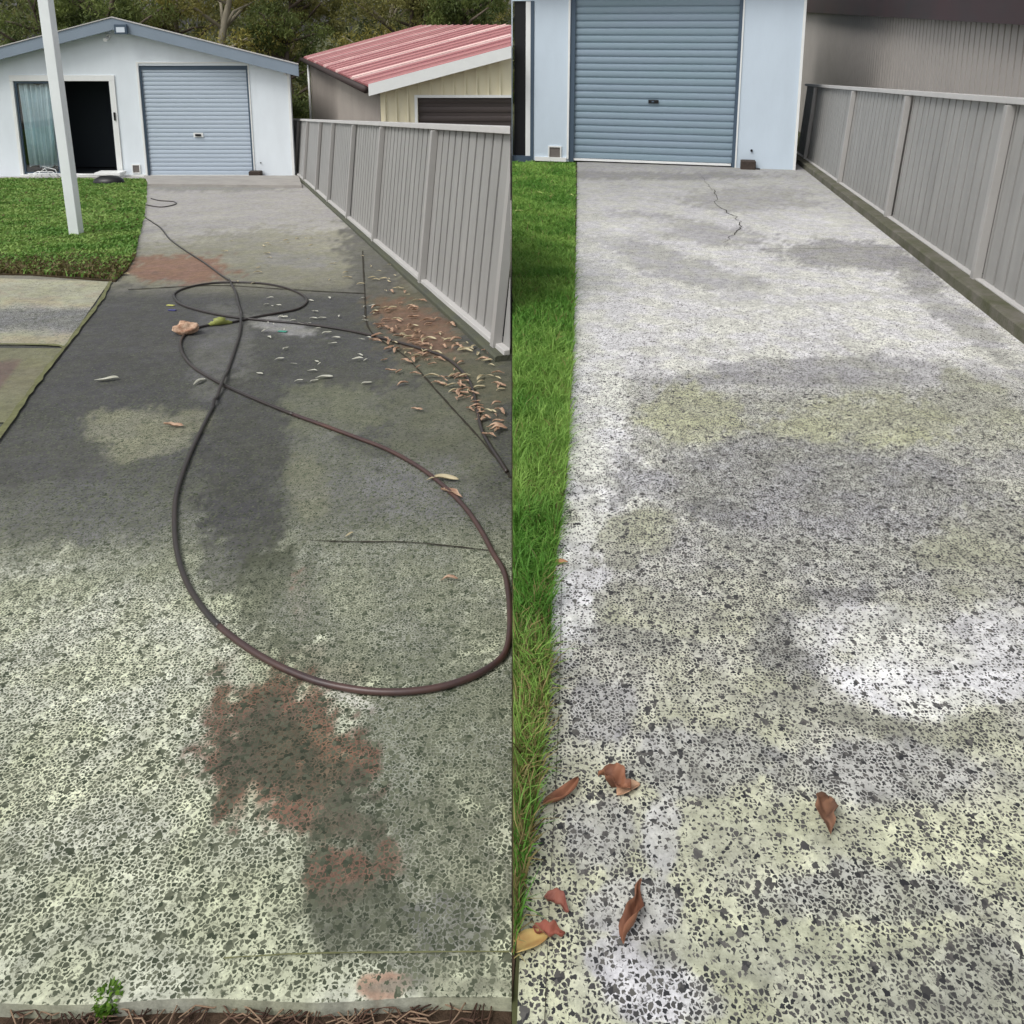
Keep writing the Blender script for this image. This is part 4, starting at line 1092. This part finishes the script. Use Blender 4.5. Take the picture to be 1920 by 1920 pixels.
# ------------------------------------------------------------------ leaves and litter
def leaf_mesh(name, L, Wd, curl, twist, seed, crumple=0.0, c0=(150, 104, 70), c1=(100, 70, 52)):
    rnd = random.Random(seed); V = []; T = []
    nu, nv = 14, 6
    a, b = np.array(S(*c0)), np.array(S(*c1))
    ph = [rnd.random() * 6 for _ in range(6)]
    for i in range(nu + 1):
        s = i / nu; wd = Wd * .5 * (math.sin(math.pi * min(1, max(0, s)) ** .8) ** .8 + .05)
        if s in (0,): wd = Wd * .03
        for j in range(nv + 1):
            t = (j / nv - .5) * 2
            x = (s - .5) * L; y = t * wd + .12 * L * curl * math.sin(s * 3.0 + ph[4])
            z = abs(t) ** 1.5 * wd * curl * 1.3 + .10 * L * curl * math.cos(s * math.pi * 2 + ph[0]) * .5
            tw = twist * (s - .5)
            y, z = y * math.cos(tw) - z * math.sin(tw), y * math.sin(tw) + z * math.cos(tw)
            if crumple:
                z += crumple * (math.sin(s * 11 + ph[1]) * math.cos(t * 3 + ph[2]) * .5 + .4 * math.sin(s * 23 + t * 5 + ph[3]))
                y += crumple * .5 * math.sin(s * 17 + ph[5])
            V.append(Vector((x, y, z)))
            k = .5 + .35 * math.sin(s * 7 + ph[1] + t * 2) + .3 * (rnd.random() - .5); k = min(1, max(0, k))
            if abs(t) < .1: k *= .5
            T.append(tuple(a * (1 - k) + b * k))
    zmin = min(v.z for v in V)
    V = [v - Vector((0, 0, zmin)) for v in V]
    Fc = [(i * (nv + 1) + j, (i + 1) * (nv + 1) + j, (i + 1) * (nv + 1) + j + 1, i * (nv + 1) + j + 1) for i in range(nu) for j in range(nv)]
    me = bpy.data.meshes.new(name); me.from_pydata([tuple(v) for v in V], [], Fc)
    at = me.color_attributes.new('tint', 'FLOAT_COLOR', 'POINT'); at.data.foreach_set('color', np.array(T, dtype=np.float32).ravel())
    me.materials.append(leaf_m); smooth(me)
    return me
leaf_m = attr_mat('dry_leaf', .6, .12)
def leaf_obj(me, p, rot, label, group=None, n=None, thick=.0006, cat='leaf', name='dry_leaf', tilt=0.0):
    o = bpy.data.objects.new(name, me); C.objects.link(o); o.location = p
    nn = (n or NA).normalized()
    q = nn.to_track_quat('Z', 'Y')
    o.rotation_euler = (q.to_matrix() @ Matrix.Rotation(rot, 3, 'Z') @ Matrix.Rotation(tilt, 3, 'X')).to_euler()
    s = o.modifiers.new('thickness', 'SOLIDIFY'); s.thickness = thick
    return tag(o, label, cat, group)
def place_leafB(px0, px1, width, label, **kw):
    a, b = gB(*px0, .012), gB(*px1, .012)
    L = (b - a).length
    tl = kw.pop('tilt', 0)
    me = leaf_mesh('dry_leaf', L * 1.05, width * L, **kw)
    d = b - a
    # rotation about the ground normal
    q = NB.normalized().to_track_quat('Z', 'Y').to_matrix(); e = q.inverted() @ d
    return leaf_obj(me, gB((px0[0] + px1[0]) / 2, (px0[1] + px1[1]) / 2, .003), math.atan2(e.y, e.x), label, n=NB, tilt=tl)
RD = dict(c0=(160, 112, 86), c1=(112, 74, 58))
place_leafB((1022, 1514), (1080, 1458), .22, 'narrow curled brown leaf pointing up to the right beside the grass edge', curl=1.0, twist=1.0, seed=1, **RD)
place_leafB((1128, 1460), (1176, 1496), .6, 'large crumpled brown leaf near the top of the fallen leaves', curl=1.2, twist=.8, seed=2, crumple=.009, **RD)
place_leafB((1158, 1490), (1200, 1470), .5, 'pale tan leaf fragment tucked under the crumpled leaf', curl=.4, twist=.2, seed=12, c0=(206, 170, 140), c1=(180, 140, 110))
place_leafB((1556, 1502), (1556, 1568), .46, 'single crumpled brown leaf alone in the middle of the washed driveway', curl=1.0, twist=.7, seed=3, crumple=.007, c0=(150, 112, 88), c1=(96, 72, 60))
place_leafB((1020, 1688), (1066, 1712), .5, 'reddish brown leaf near the lower grass edge', curl=.9, twist=.5, seed=4, c0=(158, 104, 88), c1=(120, 70, 62), crumple=.003)
place_leafB((1158, 1768), (1212, 1666), .2, 'long twisted brown leaf lying diagonally on the pale speckled concrete', curl=1.3, twist=2.4, seed=5, crumple=.004, **RD)
place_leafB((962, 1786), (1030, 1752), .44, 'broad golden yellow leaf at the lower left corner of the washed driveway', curl=.35, twist=.3, seed=6, c0=(214, 190, 124), c1=(190, 150, 96))
place_leafB((1000, 1744), (1058, 1752), .4, 'red-brown leaf overlapping the golden leaf', curl=.9, twist=.6, seed=7, crumple=.005, c0=(172, 104, 88), c1=(126, 74, 60))
place_leafB((1034, 1060), (1064, 1054), .4, 'small tan leaf on the edge of the grass strip', curl=.5, twist=.3, seed=8, c0=(206, 156, 120), c1=(176, 120, 92))
place_leafB((990, 1548), (1002, 1560), .5, 'tiny orange leaf in the grass beside the washed driveway', curl=.5, twist=.3, seed=9, c0=(190, 116, 80), c1=(150, 92, 70))
# pale flecks on lawn B
flk = [leaf_mesh('pale_leaf', .10, .035, .5, .3, 30 + i, c0=(214, 220, 150), c1=(176, 190, 110)) for i in range(2)]
for i, (x, y) in enumerate([(1010, 362), (1034, 368), (1070, 366), (974, 396)]):
    p = gB(x, y, .05)
    lb = ['pale yellow leaf on the far grass strip, left one of the near row', 'pale yellow leaf on the far grass strip, between two others', 'pale leaf where the far grass strip meets the concrete', 'small orange-rimmed pale leaf lowest on the far grass strip'][i]
    leaf_obj(flk[i % 2], p, i * 1.3, lb, 'pale leaves on the far grass strip', NB, name='pale_leaf')

brown_l = [leaf_mesh('dry_leaf', .13, .028, .7, .8, 50 + i, crumple=.004, c0=(204, 176, 150), c1=(146, 112, 92)) for i in range(3)]
tan_l = [leaf_mesh('dry_leaf', .11, .024, .6, .6, 60 + i, c0=(206, 196, 164), c1=(168, 154, 122)) for i in range(3)]
wht_l = [leaf_mesh('pale_leaf', .09, .022, .6, .5, 70 + i, c0=(212, 212, 200), c1=(176, 176, 160)) for i in range(2)]
rnd = random.Random(5)
def scatter(n, gen, pool, label, group, name, sc=(.7, 1.3)):
    k = 0; tries = 0
    while k < n and tries < n * 40:
        tries += 1
        r = gen()
        if r is None: continue
        x, y = r
        p = gA(x, y, .008 + rnd.random() * .01)
        if p.x > -.06: continue
        o = leaf_obj(rnd.choice(pool), p, rnd.random() * 6.28, label, group, NA, name=name, tilt=(rnd.random() - .5) * .5)
        s = sc[0] + rnd.random() * (sc[1] - sc[0]); o.scale = (s, s, s); k += 1
def along(px, spread):
    seg = rnd.randrange(len(px) - 1); t = rnd.random()
    (x0, y0), (x1, y1) = px[seg], px[seg + 1]
    return x0 + (x1 - x0) * t + rnd.gauss(0, spread), y0 + (y1 - y0) * t + rnd.gauss(0, spread * .55)
def right_strip():
    x, y = rnd.uniform(690, 945), rnd.uniform(520, 820)
    if x < 690 + (y - 600) * 1.05: return None
    kx_ = 436 + (y - 218) * 1.139 - 24
    return (x, y) if x < kx_ - 10 else None
def pile():
    x, y = rnd.gauss(812, 70), rnd.gauss(630, 42)
    return (x, y) if 690 < x < 436 + (y - 218) * 1.139 - 34 else None
scatter(52, pile, brown_l, 'curled brown leaf in the litter pile between slab edge and kerb', 'brown leaves piled along the kerb of the stained driveway', 'dry_leaf', (.45, .85))
scatter(40, lambda: along([(770, 655), (830, 700), (880, 745), (915, 790), (950, 845)], 12), brown_l, 'brown leaf in the trail of litter running beside the hose', 'brown leaves in the trail beside the hose', 'dry_leaf', (.35, .7))
scatter(80, right_strip, tan_l + brown_l[:1], 'tan leaf scattered on the mossy strip beside the kerb', 'tan leaves on the mossy strip', 'dry_leaf', (.4, .9))
scatter(46, lambda: (rnd.uniform(480, 700), rnd.uniform(555, 720)), wht_l, 'pale leaf scrap on the dark concrete right of the hose crossing', 'pale leaf scraps on the dark concrete', 'pale_leaf', (.35, .85))
scatter(16, lambda: along([(745, 470), (800, 530), (860, 600), (930, 672)], 5), brown_l, 'brown leaf caught along the foot of the left fence', 'brown leaves caught along the left fence', 'dry_leaf', (.5, .9))
scatter(34, lambda: (rnd.uniform(420, 740), rnd.uniform(445, 535)), tan_l, 'tan leaf scrap on the far olive part of the stained driveway', 'leaf scraps on the far olive concrete', 'dry_leaf', (.4, .9))
for i, (x, y, rt, lb, pool, s) in enumerate([
        (200, 712, .3, 'single white curved leaf on the dark concrete near the left path slab', wht_l, 1.4),
        (374, 716, 1.2, 'white leaf pair beside the hose crossing, left of the lower crossing', wht_l, 1.2),
        (325, 800, 2.8, 'orange-tan leaf on the mossy patch left of the hose', brown_l, .9),
        (830, 900, .1, 'long pale tan leaf touching the outer hose curve', tan_l, 1.2),
        (846, 926, 2.6, 'pinkish brown leaf just inside the outer hose curve', brown_l, .9),
        (655, 1003, 1.0, 'tiny cream leaf above the thin crack', tan_l, .35),
        (842, 1087, .2, 'small pinkish leaf alone inside the big hose loop', brown_l, .45),
        (608, 708, .2, 'white curved leaf in the open middle of the dark concrete', wht_l, 1.1),
        (232, 515, .2, 'yellow leaf at the corner of the lawn', tan_l, 1.0)]):
    o = leaf_obj(pool[i % len(pool)], gA(x, y, .008), rt, lb, n=NA); o.scale = (s, s, s)
# crumpled brown lump
p = gA(349, 626, .0)
def lump(name, p, r, squash, col, seed, label, cat):
    rr = random.Random(seed); V, Fc = [], []; nu, nv = 14, 20
    for i in range(nu + 1):
        a = math.pi * i / nu
        for j in range(nv):
            b = 2 * math.pi * j / nv
            k = r * (1 + .13 * math.sin(3 * b + a * 4 + seed) + .1 * math.sin(7 * a + 2 * b))
            V.append(p + Vector((k * 1.15 * math.sin(a) * math.cos(b), k * .8 * math.sin(a) * math.sin(b), k * squash * (math.cos(a) + .95))))
    for i in range(nu):
        for j in range(nv): Fc.append((i * nv + j, (i + 1) * nv + j, (i + 1) * nv + (j + 1) % nv, i * nv + (j + 1) % nv))
    return tag(obj(name, V, Fc, mat(name + '_m', S(*col), .8, noise=.5, nscale=25, col2=S(120, 74, 48)), sm=True), label, cat)
lump('crumpled_wrapper', p, .075, .55, (214, 186, 160), 4, 'crumpled pale orange paper lump beside the hose connector', 'litter')
for x, y, col, lb in ((530, 622, (70, 150, 130), 'tiny teal plastic scrap right of the hose crossing'), (323, 582, (70, 70, 130), 'tiny dark blue plastic scrap left of the hose loop'), (320, 573, (200, 200, 110), 'tiny yellow plastic scrap left of the hose loop')):
    q = gA(x, y, .004); m_ = MB()
    m_.box(lambda a, b, c: q + Vector((a + b * .3, b - a * .2, c - SA * b)), -.03, .03, -.012, .012, 0, .006)
    tag(m_.build('plastic_scrap', mat('scrap_%d' % x, S(*col), .4), bev=.002), lb, 'litter')
# twigs and bark on the soil strip at the bottom
twm = [mat('bark_brown_%d' % i, c, .85, noise=.3, nscale=30) for i, c in enumerate((S(96, 72, 58), S(146, 122, 100), S(66, 46, 36)))]
tw = []
for i in range(6):
    L = .05 + .03 * (i % 3)
    vv, ff = tube([Vector((-L / 2, 0, .003)), Vector((-L / 6, .004 * (i - 2), .006)), Vector((L / 5, -.003, .004)), Vector((L / 2, .004, .003))], [.0008, .0013, .0012, .0006], 6)
    me = bpy.data.meshes.new('twig'); me.from_pydata([tuple(v) for v in vv], [], ff); me.materials.append(twm[i % 3]); smooth(me); tw.append(me)
for i in range(150):
    x, y = rnd.uniform(14, 955), rnd.uniform(1886, 1935)
    p = gA(x, y, -.028 + rnd.random() * .008)
    if p.x > -.03: continue
    o = bpy.data.objects.new('twig', rnd.choice(tw)); C.objects.link(o); o.location = p
    o.rotation_euler = ((rnd.random() - .5) * .3, -SA * 0, rnd.gauss(0, .5) + (0 if rnd.random() < .7 else 1.4))
    tag(o, 'thin brown twig in the soil gap past the near end of the slab', 'twig', 'twigs in the soil gap at the bottom of the stained driveway')
# weed
wp = gA(206, 1893, -.03)
weed = thing('weed', 'small green leafy weed growing from the soil gap at the slab end', 'weed', tuple(wp))
V, Fc, T = [], [], []
for k in range(420):
    a = rnd.random() * 6.28; rr = .021 * math.sqrt(rnd.random()); h = .005 + .028 * rnd.random()
    c = wp + Vector((rr * math.cos(a) * 1.1, rr * math.sin(a), h)); L, W_ = .003 + .005 * rnd.random(), .002 + .002 * rnd.random()
    d = Vector((math.cos(a + rnd.gauss(0, .7)), math.sin(a + rnd.gauss(0, .7)), rnd.gauss(.2, .4))).normalized(); s = d.cross(Vector((rnd.gauss(0, .3), rnd.gauss(0, .3), 1))).normalized()
    n0 = len(V); V += [c - d * L, c + s * W_, c + d * L, c - s * W_]; Fc.append((n0, n0 + 1, n0 + 2, n0 + 3))
    g_ = rnd.random(); cc = np.array(S(50, 84, 20)) * (1 - g_) + np.array(S(104, 140, 44)) * g_; T += [tuple(cc)] * 4
obj('foliage', V, Fc, grassm, weed, tint=T)
for k in range(5):
    a = k * 1.3; vv, ff = tube([wp, wp + Vector((.01 * math.cos(a), .01 * math.sin(a), .02)), wp + Vector((.016 * math.cos(a), .016 * math.sin(a), .028))], [.0012, .001, .0006], 5)
    obj('stem', vv, ff, mat('weed_stem', S(96, 110, 50), .7), weed) if k == 0 else obj('stem', vv, ff, bpy.data.materials['weed_stem'], weed)

# ------------------------------------------------------------------ trees beyond the garages
leafm = attr_mat('gum_leaves', .5, .35)
bark = mat('gum_bark', S(112, 100, 88), .9, noise=.5, nscale=5, stretch=(2, 2, .4), bump=.8, bscale=15)
bark_pale = mat('pale_gum_bark', S(168, 160, 140), .85, noise=.4, nscale=3, stretch=(2, 2, .4))
def tree_proto(seed, H, spread, n, cols, name, label, bk, sparse=.5):
    rr = np.random.default_rng(seed); rp = random.Random(seed)
    root = thing(name, label, 'tree', (0, 0, 0), 'tall gum trees behind the left garage and shed')
    pts_ = [Vector((0, 0, -.4))]; d = Vector((rp.gauss(0, .05), rp.gauss(0, .05), 1))
    for i in range(8):
        pts_.append(pts_[-1] + d * (H * .8 / 8)); d = (d + Vector((rp.gauss(0, .09), rp.gauss(0, .09), 0))).normalized()
    V, Fc = tube(pts_, [.24 * (1 - i / 10.5) * H / 9 for i in range(9)], 10)
    clumps = []
    for b in range(26):
        i = rp.randrange(1, 9); base = pts_[i]
        a = rp.random() * 6.28; L = spread * (.45 + .6 * rp.random()) * (1.0 if i < 6 else .7)
        e = base + Vector((math.cos(a) * L, math.sin(a) * L, L * (.25 + .7 * rp.random()) - (.8 if i < 3 else 0)))
        mdl = (base + e) / 2 + Vector((rp.gauss(0, .2), rp.gauss(0, .2), .12))
        v2, f2 = tube([base, mdl, e], [.075, .05, .02], 6)
        k = len(V); V += v2; Fc += [tuple(k + q for q in f_) for f_ in f2]
        for _ in range(3):
            t = .45 + .6 * rp.random(); c = base.lerp(e, t) + Vector((rp.gauss(0, .35), rp.gauss(0, .35), rp.gauss(0, .3)))
            clumps.append((c, .3 + .5 * rp.random(), rp.random()))
    obj('trunk', V, Fc, bk, root, sm=True)
    per = n // len(clumps); N = per * len(clumps)
    ctr = np.repeat(np.array([tuple(c[0]) for c in clumps]), per, 0); rad = np.repeat(np.array([c[1] for c in clumps]), per); tn = np.repeat(np.array([c[2] for c in clumps]), per)
    off = rr.normal(size=(N, 3)); off /= np.linalg.norm(off, axis=1)[:, None]; off *= (rad * rr.random(N) ** .45)[:, None]; off[:, 2] *= .75
    P = ctr + off
    dr_ = rr.normal(size=(N, 3)); dr_[:, 2] -= .8; dr_ /= np.linalg.norm(dr_, axis=1)[:, None]
    sd_v = np.cross(dr_, rr.normal(size=(N, 3))); sd_v /= np.linalg.norm(sd_v, axis=1)[:, None]
    Ls = .05 + .06 * rr.random(N); Ws = .014 + .016 * rr.random(N)
    A = np.stack([P - dr_ * Ls[:, None], P + sd_v * Ws[:, None], P + dr_ * Ls[:, None], P - sd_v * Ws[:, None]], 1).reshape(-1, 3)
    me = bpy.data.meshes.new('crown'); me.vertices.add(4 * N); me.loops.add(4 * N); me.polygons.add(N)
    me.vertices.foreach_set('co', A.ravel()); me.loops.foreach_set('vertex_index', np.arange(4 * N)); me.polygons.foreach_set('loop_start', np.arange(N) * 4)
    c0, c1 = np.array(S(*cols[0])), np.array(S(*cols[1]))
    k = np.clip(tn * .8 + rr.random(N) * .3, 0, 1)[:, None]
    cc = c0 * (1 - k) + c1 * k
    at = me.color_attributes.new('tint', 'FLOAT_COLOR', 'POINT'); at.data.foreach_set('color', np.repeat(cc, 4, 0).astype(np.float32).ravel())
    me.materials.append(leafm); me.update(); me.validate()
    o = bpy.data.objects.new('crown', me); C.objects.link(o); o.parent = root
    return root
G = 'tall gum trees behind the left garage and shed'
TP = [tree_proto(1, 8.0, 2.6, 15000, ((84, 92, 50), (156, 152, 92)), 'gum_tree', '', bark),
      tree_proto(2, 7.5, 2.4, 15000, ((60, 76, 44), (126, 138, 76)), 'gum_tree', '', bark),
      tree_proto(3, 8.5, 2.3, 12000, ((104, 102, 58), (178, 170, 92)), 'gum_tree', '', bark_pale)]
def copy_tree(o, parent=None):
    c = o.copy(); C.objects.link(c); c.parent = parent
    for ch in [x for x in o.children]: copy_tree(ch, c)
    return c
spots = [(-17.5, 30, 1, 'dark green gum tree behind the far left end of the white garage'),
         (-14.6, 27.5, 1, 'dark shaded gum tree behind the left slope of the garage roof'),
         (-12.8, 31, 0, 'brownish gum tree behind the peak of the garage roof'),
         (-10.6, 28.5, 2, 'yellow-green gum tree right of the garage roof peak'),
         (-8.9, 32, 0, 'olive gum tree above the right slope of the garage roof'),
         (-7.6, 28.8, 1, 'dark green gum tree in the gap between garage and shed'),
         (-5.9, 35, 2, 'pale barked gum tree above the left end of the red roof'),
         (-4.0, 32, 0, 'olive gum tree above the middle of the red roof'),
         (-2.2, 35, 2, 'yellowish gum tree above the right part of the red roof'),
         (-.9, 31.5, 1, 'dark gum tree at the right end of the red roof')]
used = set()
for i, (x, y, k, lb) in enumerate(spots):
    o = TP[k] if k not in used else copy_tree(TP[k]); used.add(k)
    o.location = (x, y, -SA * 24); o.rotation_euler = (0, 0, i * 1.9); s = 1 + .12 * math.sin(i * 2.3); o.scale = (s, s, s)
    o['label'] = lb; o['category'] = 'tree'; o['group'] = G
# far woodland as one mass
rr = np.random.default_rng(9); N = 60000
X = rr.uniform(-38, 6, N); Yy = rr.uniform(38, 48, N); Zz = rr.uniform(-3, 6.0, N) 
dn = fbm(X * .7 + 90, Zz * .9 + 40, 4); keep = (dn > .40) & ((Zz < 3.5 + 3 * fbm(X * .4, X * 0, 3)))
gap = (np.abs(X / Yy * F + 960 - 600) < 26) & (Zz > .6) 
keep &= ~gap
X, Yy, Zz = X[keep], Yy[keep], Zz[keep]; N = len(X); P = np.stack([X, Yy, Zz], 1)
dr_ = rr.normal(size=(N, 3)); dr_ /= np.linalg.norm(dr_, axis=1)[:, None]; s_ = np.cross(dr_, rr.normal(size=(N, 3))); s_ /= np.linalg.norm(s_, axis=1)[:, None]
Ls = .12 + .14 * rr.random(N); Ws = .05 + .05 * rr.random(N)
A = np.stack([P - dr_ * Ls[:, None], P + s_ * Ws[:, None], P + dr_ * Ls[:, None], P - s_ * Ws[:, None]], 1).reshape(-1, 3)
me = bpy.data.meshes.new('woodland'); me.vertices.add(4 * N); me.loops.add(4 * N); me.polygons.add(N)
me.vertices.foreach_set('co', A.ravel()); me.loops.foreach_set('vertex_index', np.arange(4 * N)); me.polygons.foreach_set('loop_start', np.arange(N) * 4)
k = np.clip(.5 + (fbm(X * .8, Zz * .8 + Yy, 4) - .5) * 2.5, 0, 1)[:, None]
cc = np.array(S(72, 84, 56)) * (1 - k) + np.array(S(150, 150, 100)) * k
at = me.color_attributes.new('tint', 'FLOAT_COLOR', 'POINT'); at.data.foreach_set('color', np.repeat(cc, 4, 0).astype(np.float32).ravel())
me.materials.append(leafm); me.update()
o = bpy.data.objects.new('woodland', me); C.objects.link(o); o['kind'] = 'stuff'; o['label'] = 'distant dark woodland behind the gum trees'; o['category'] = 'woodland'
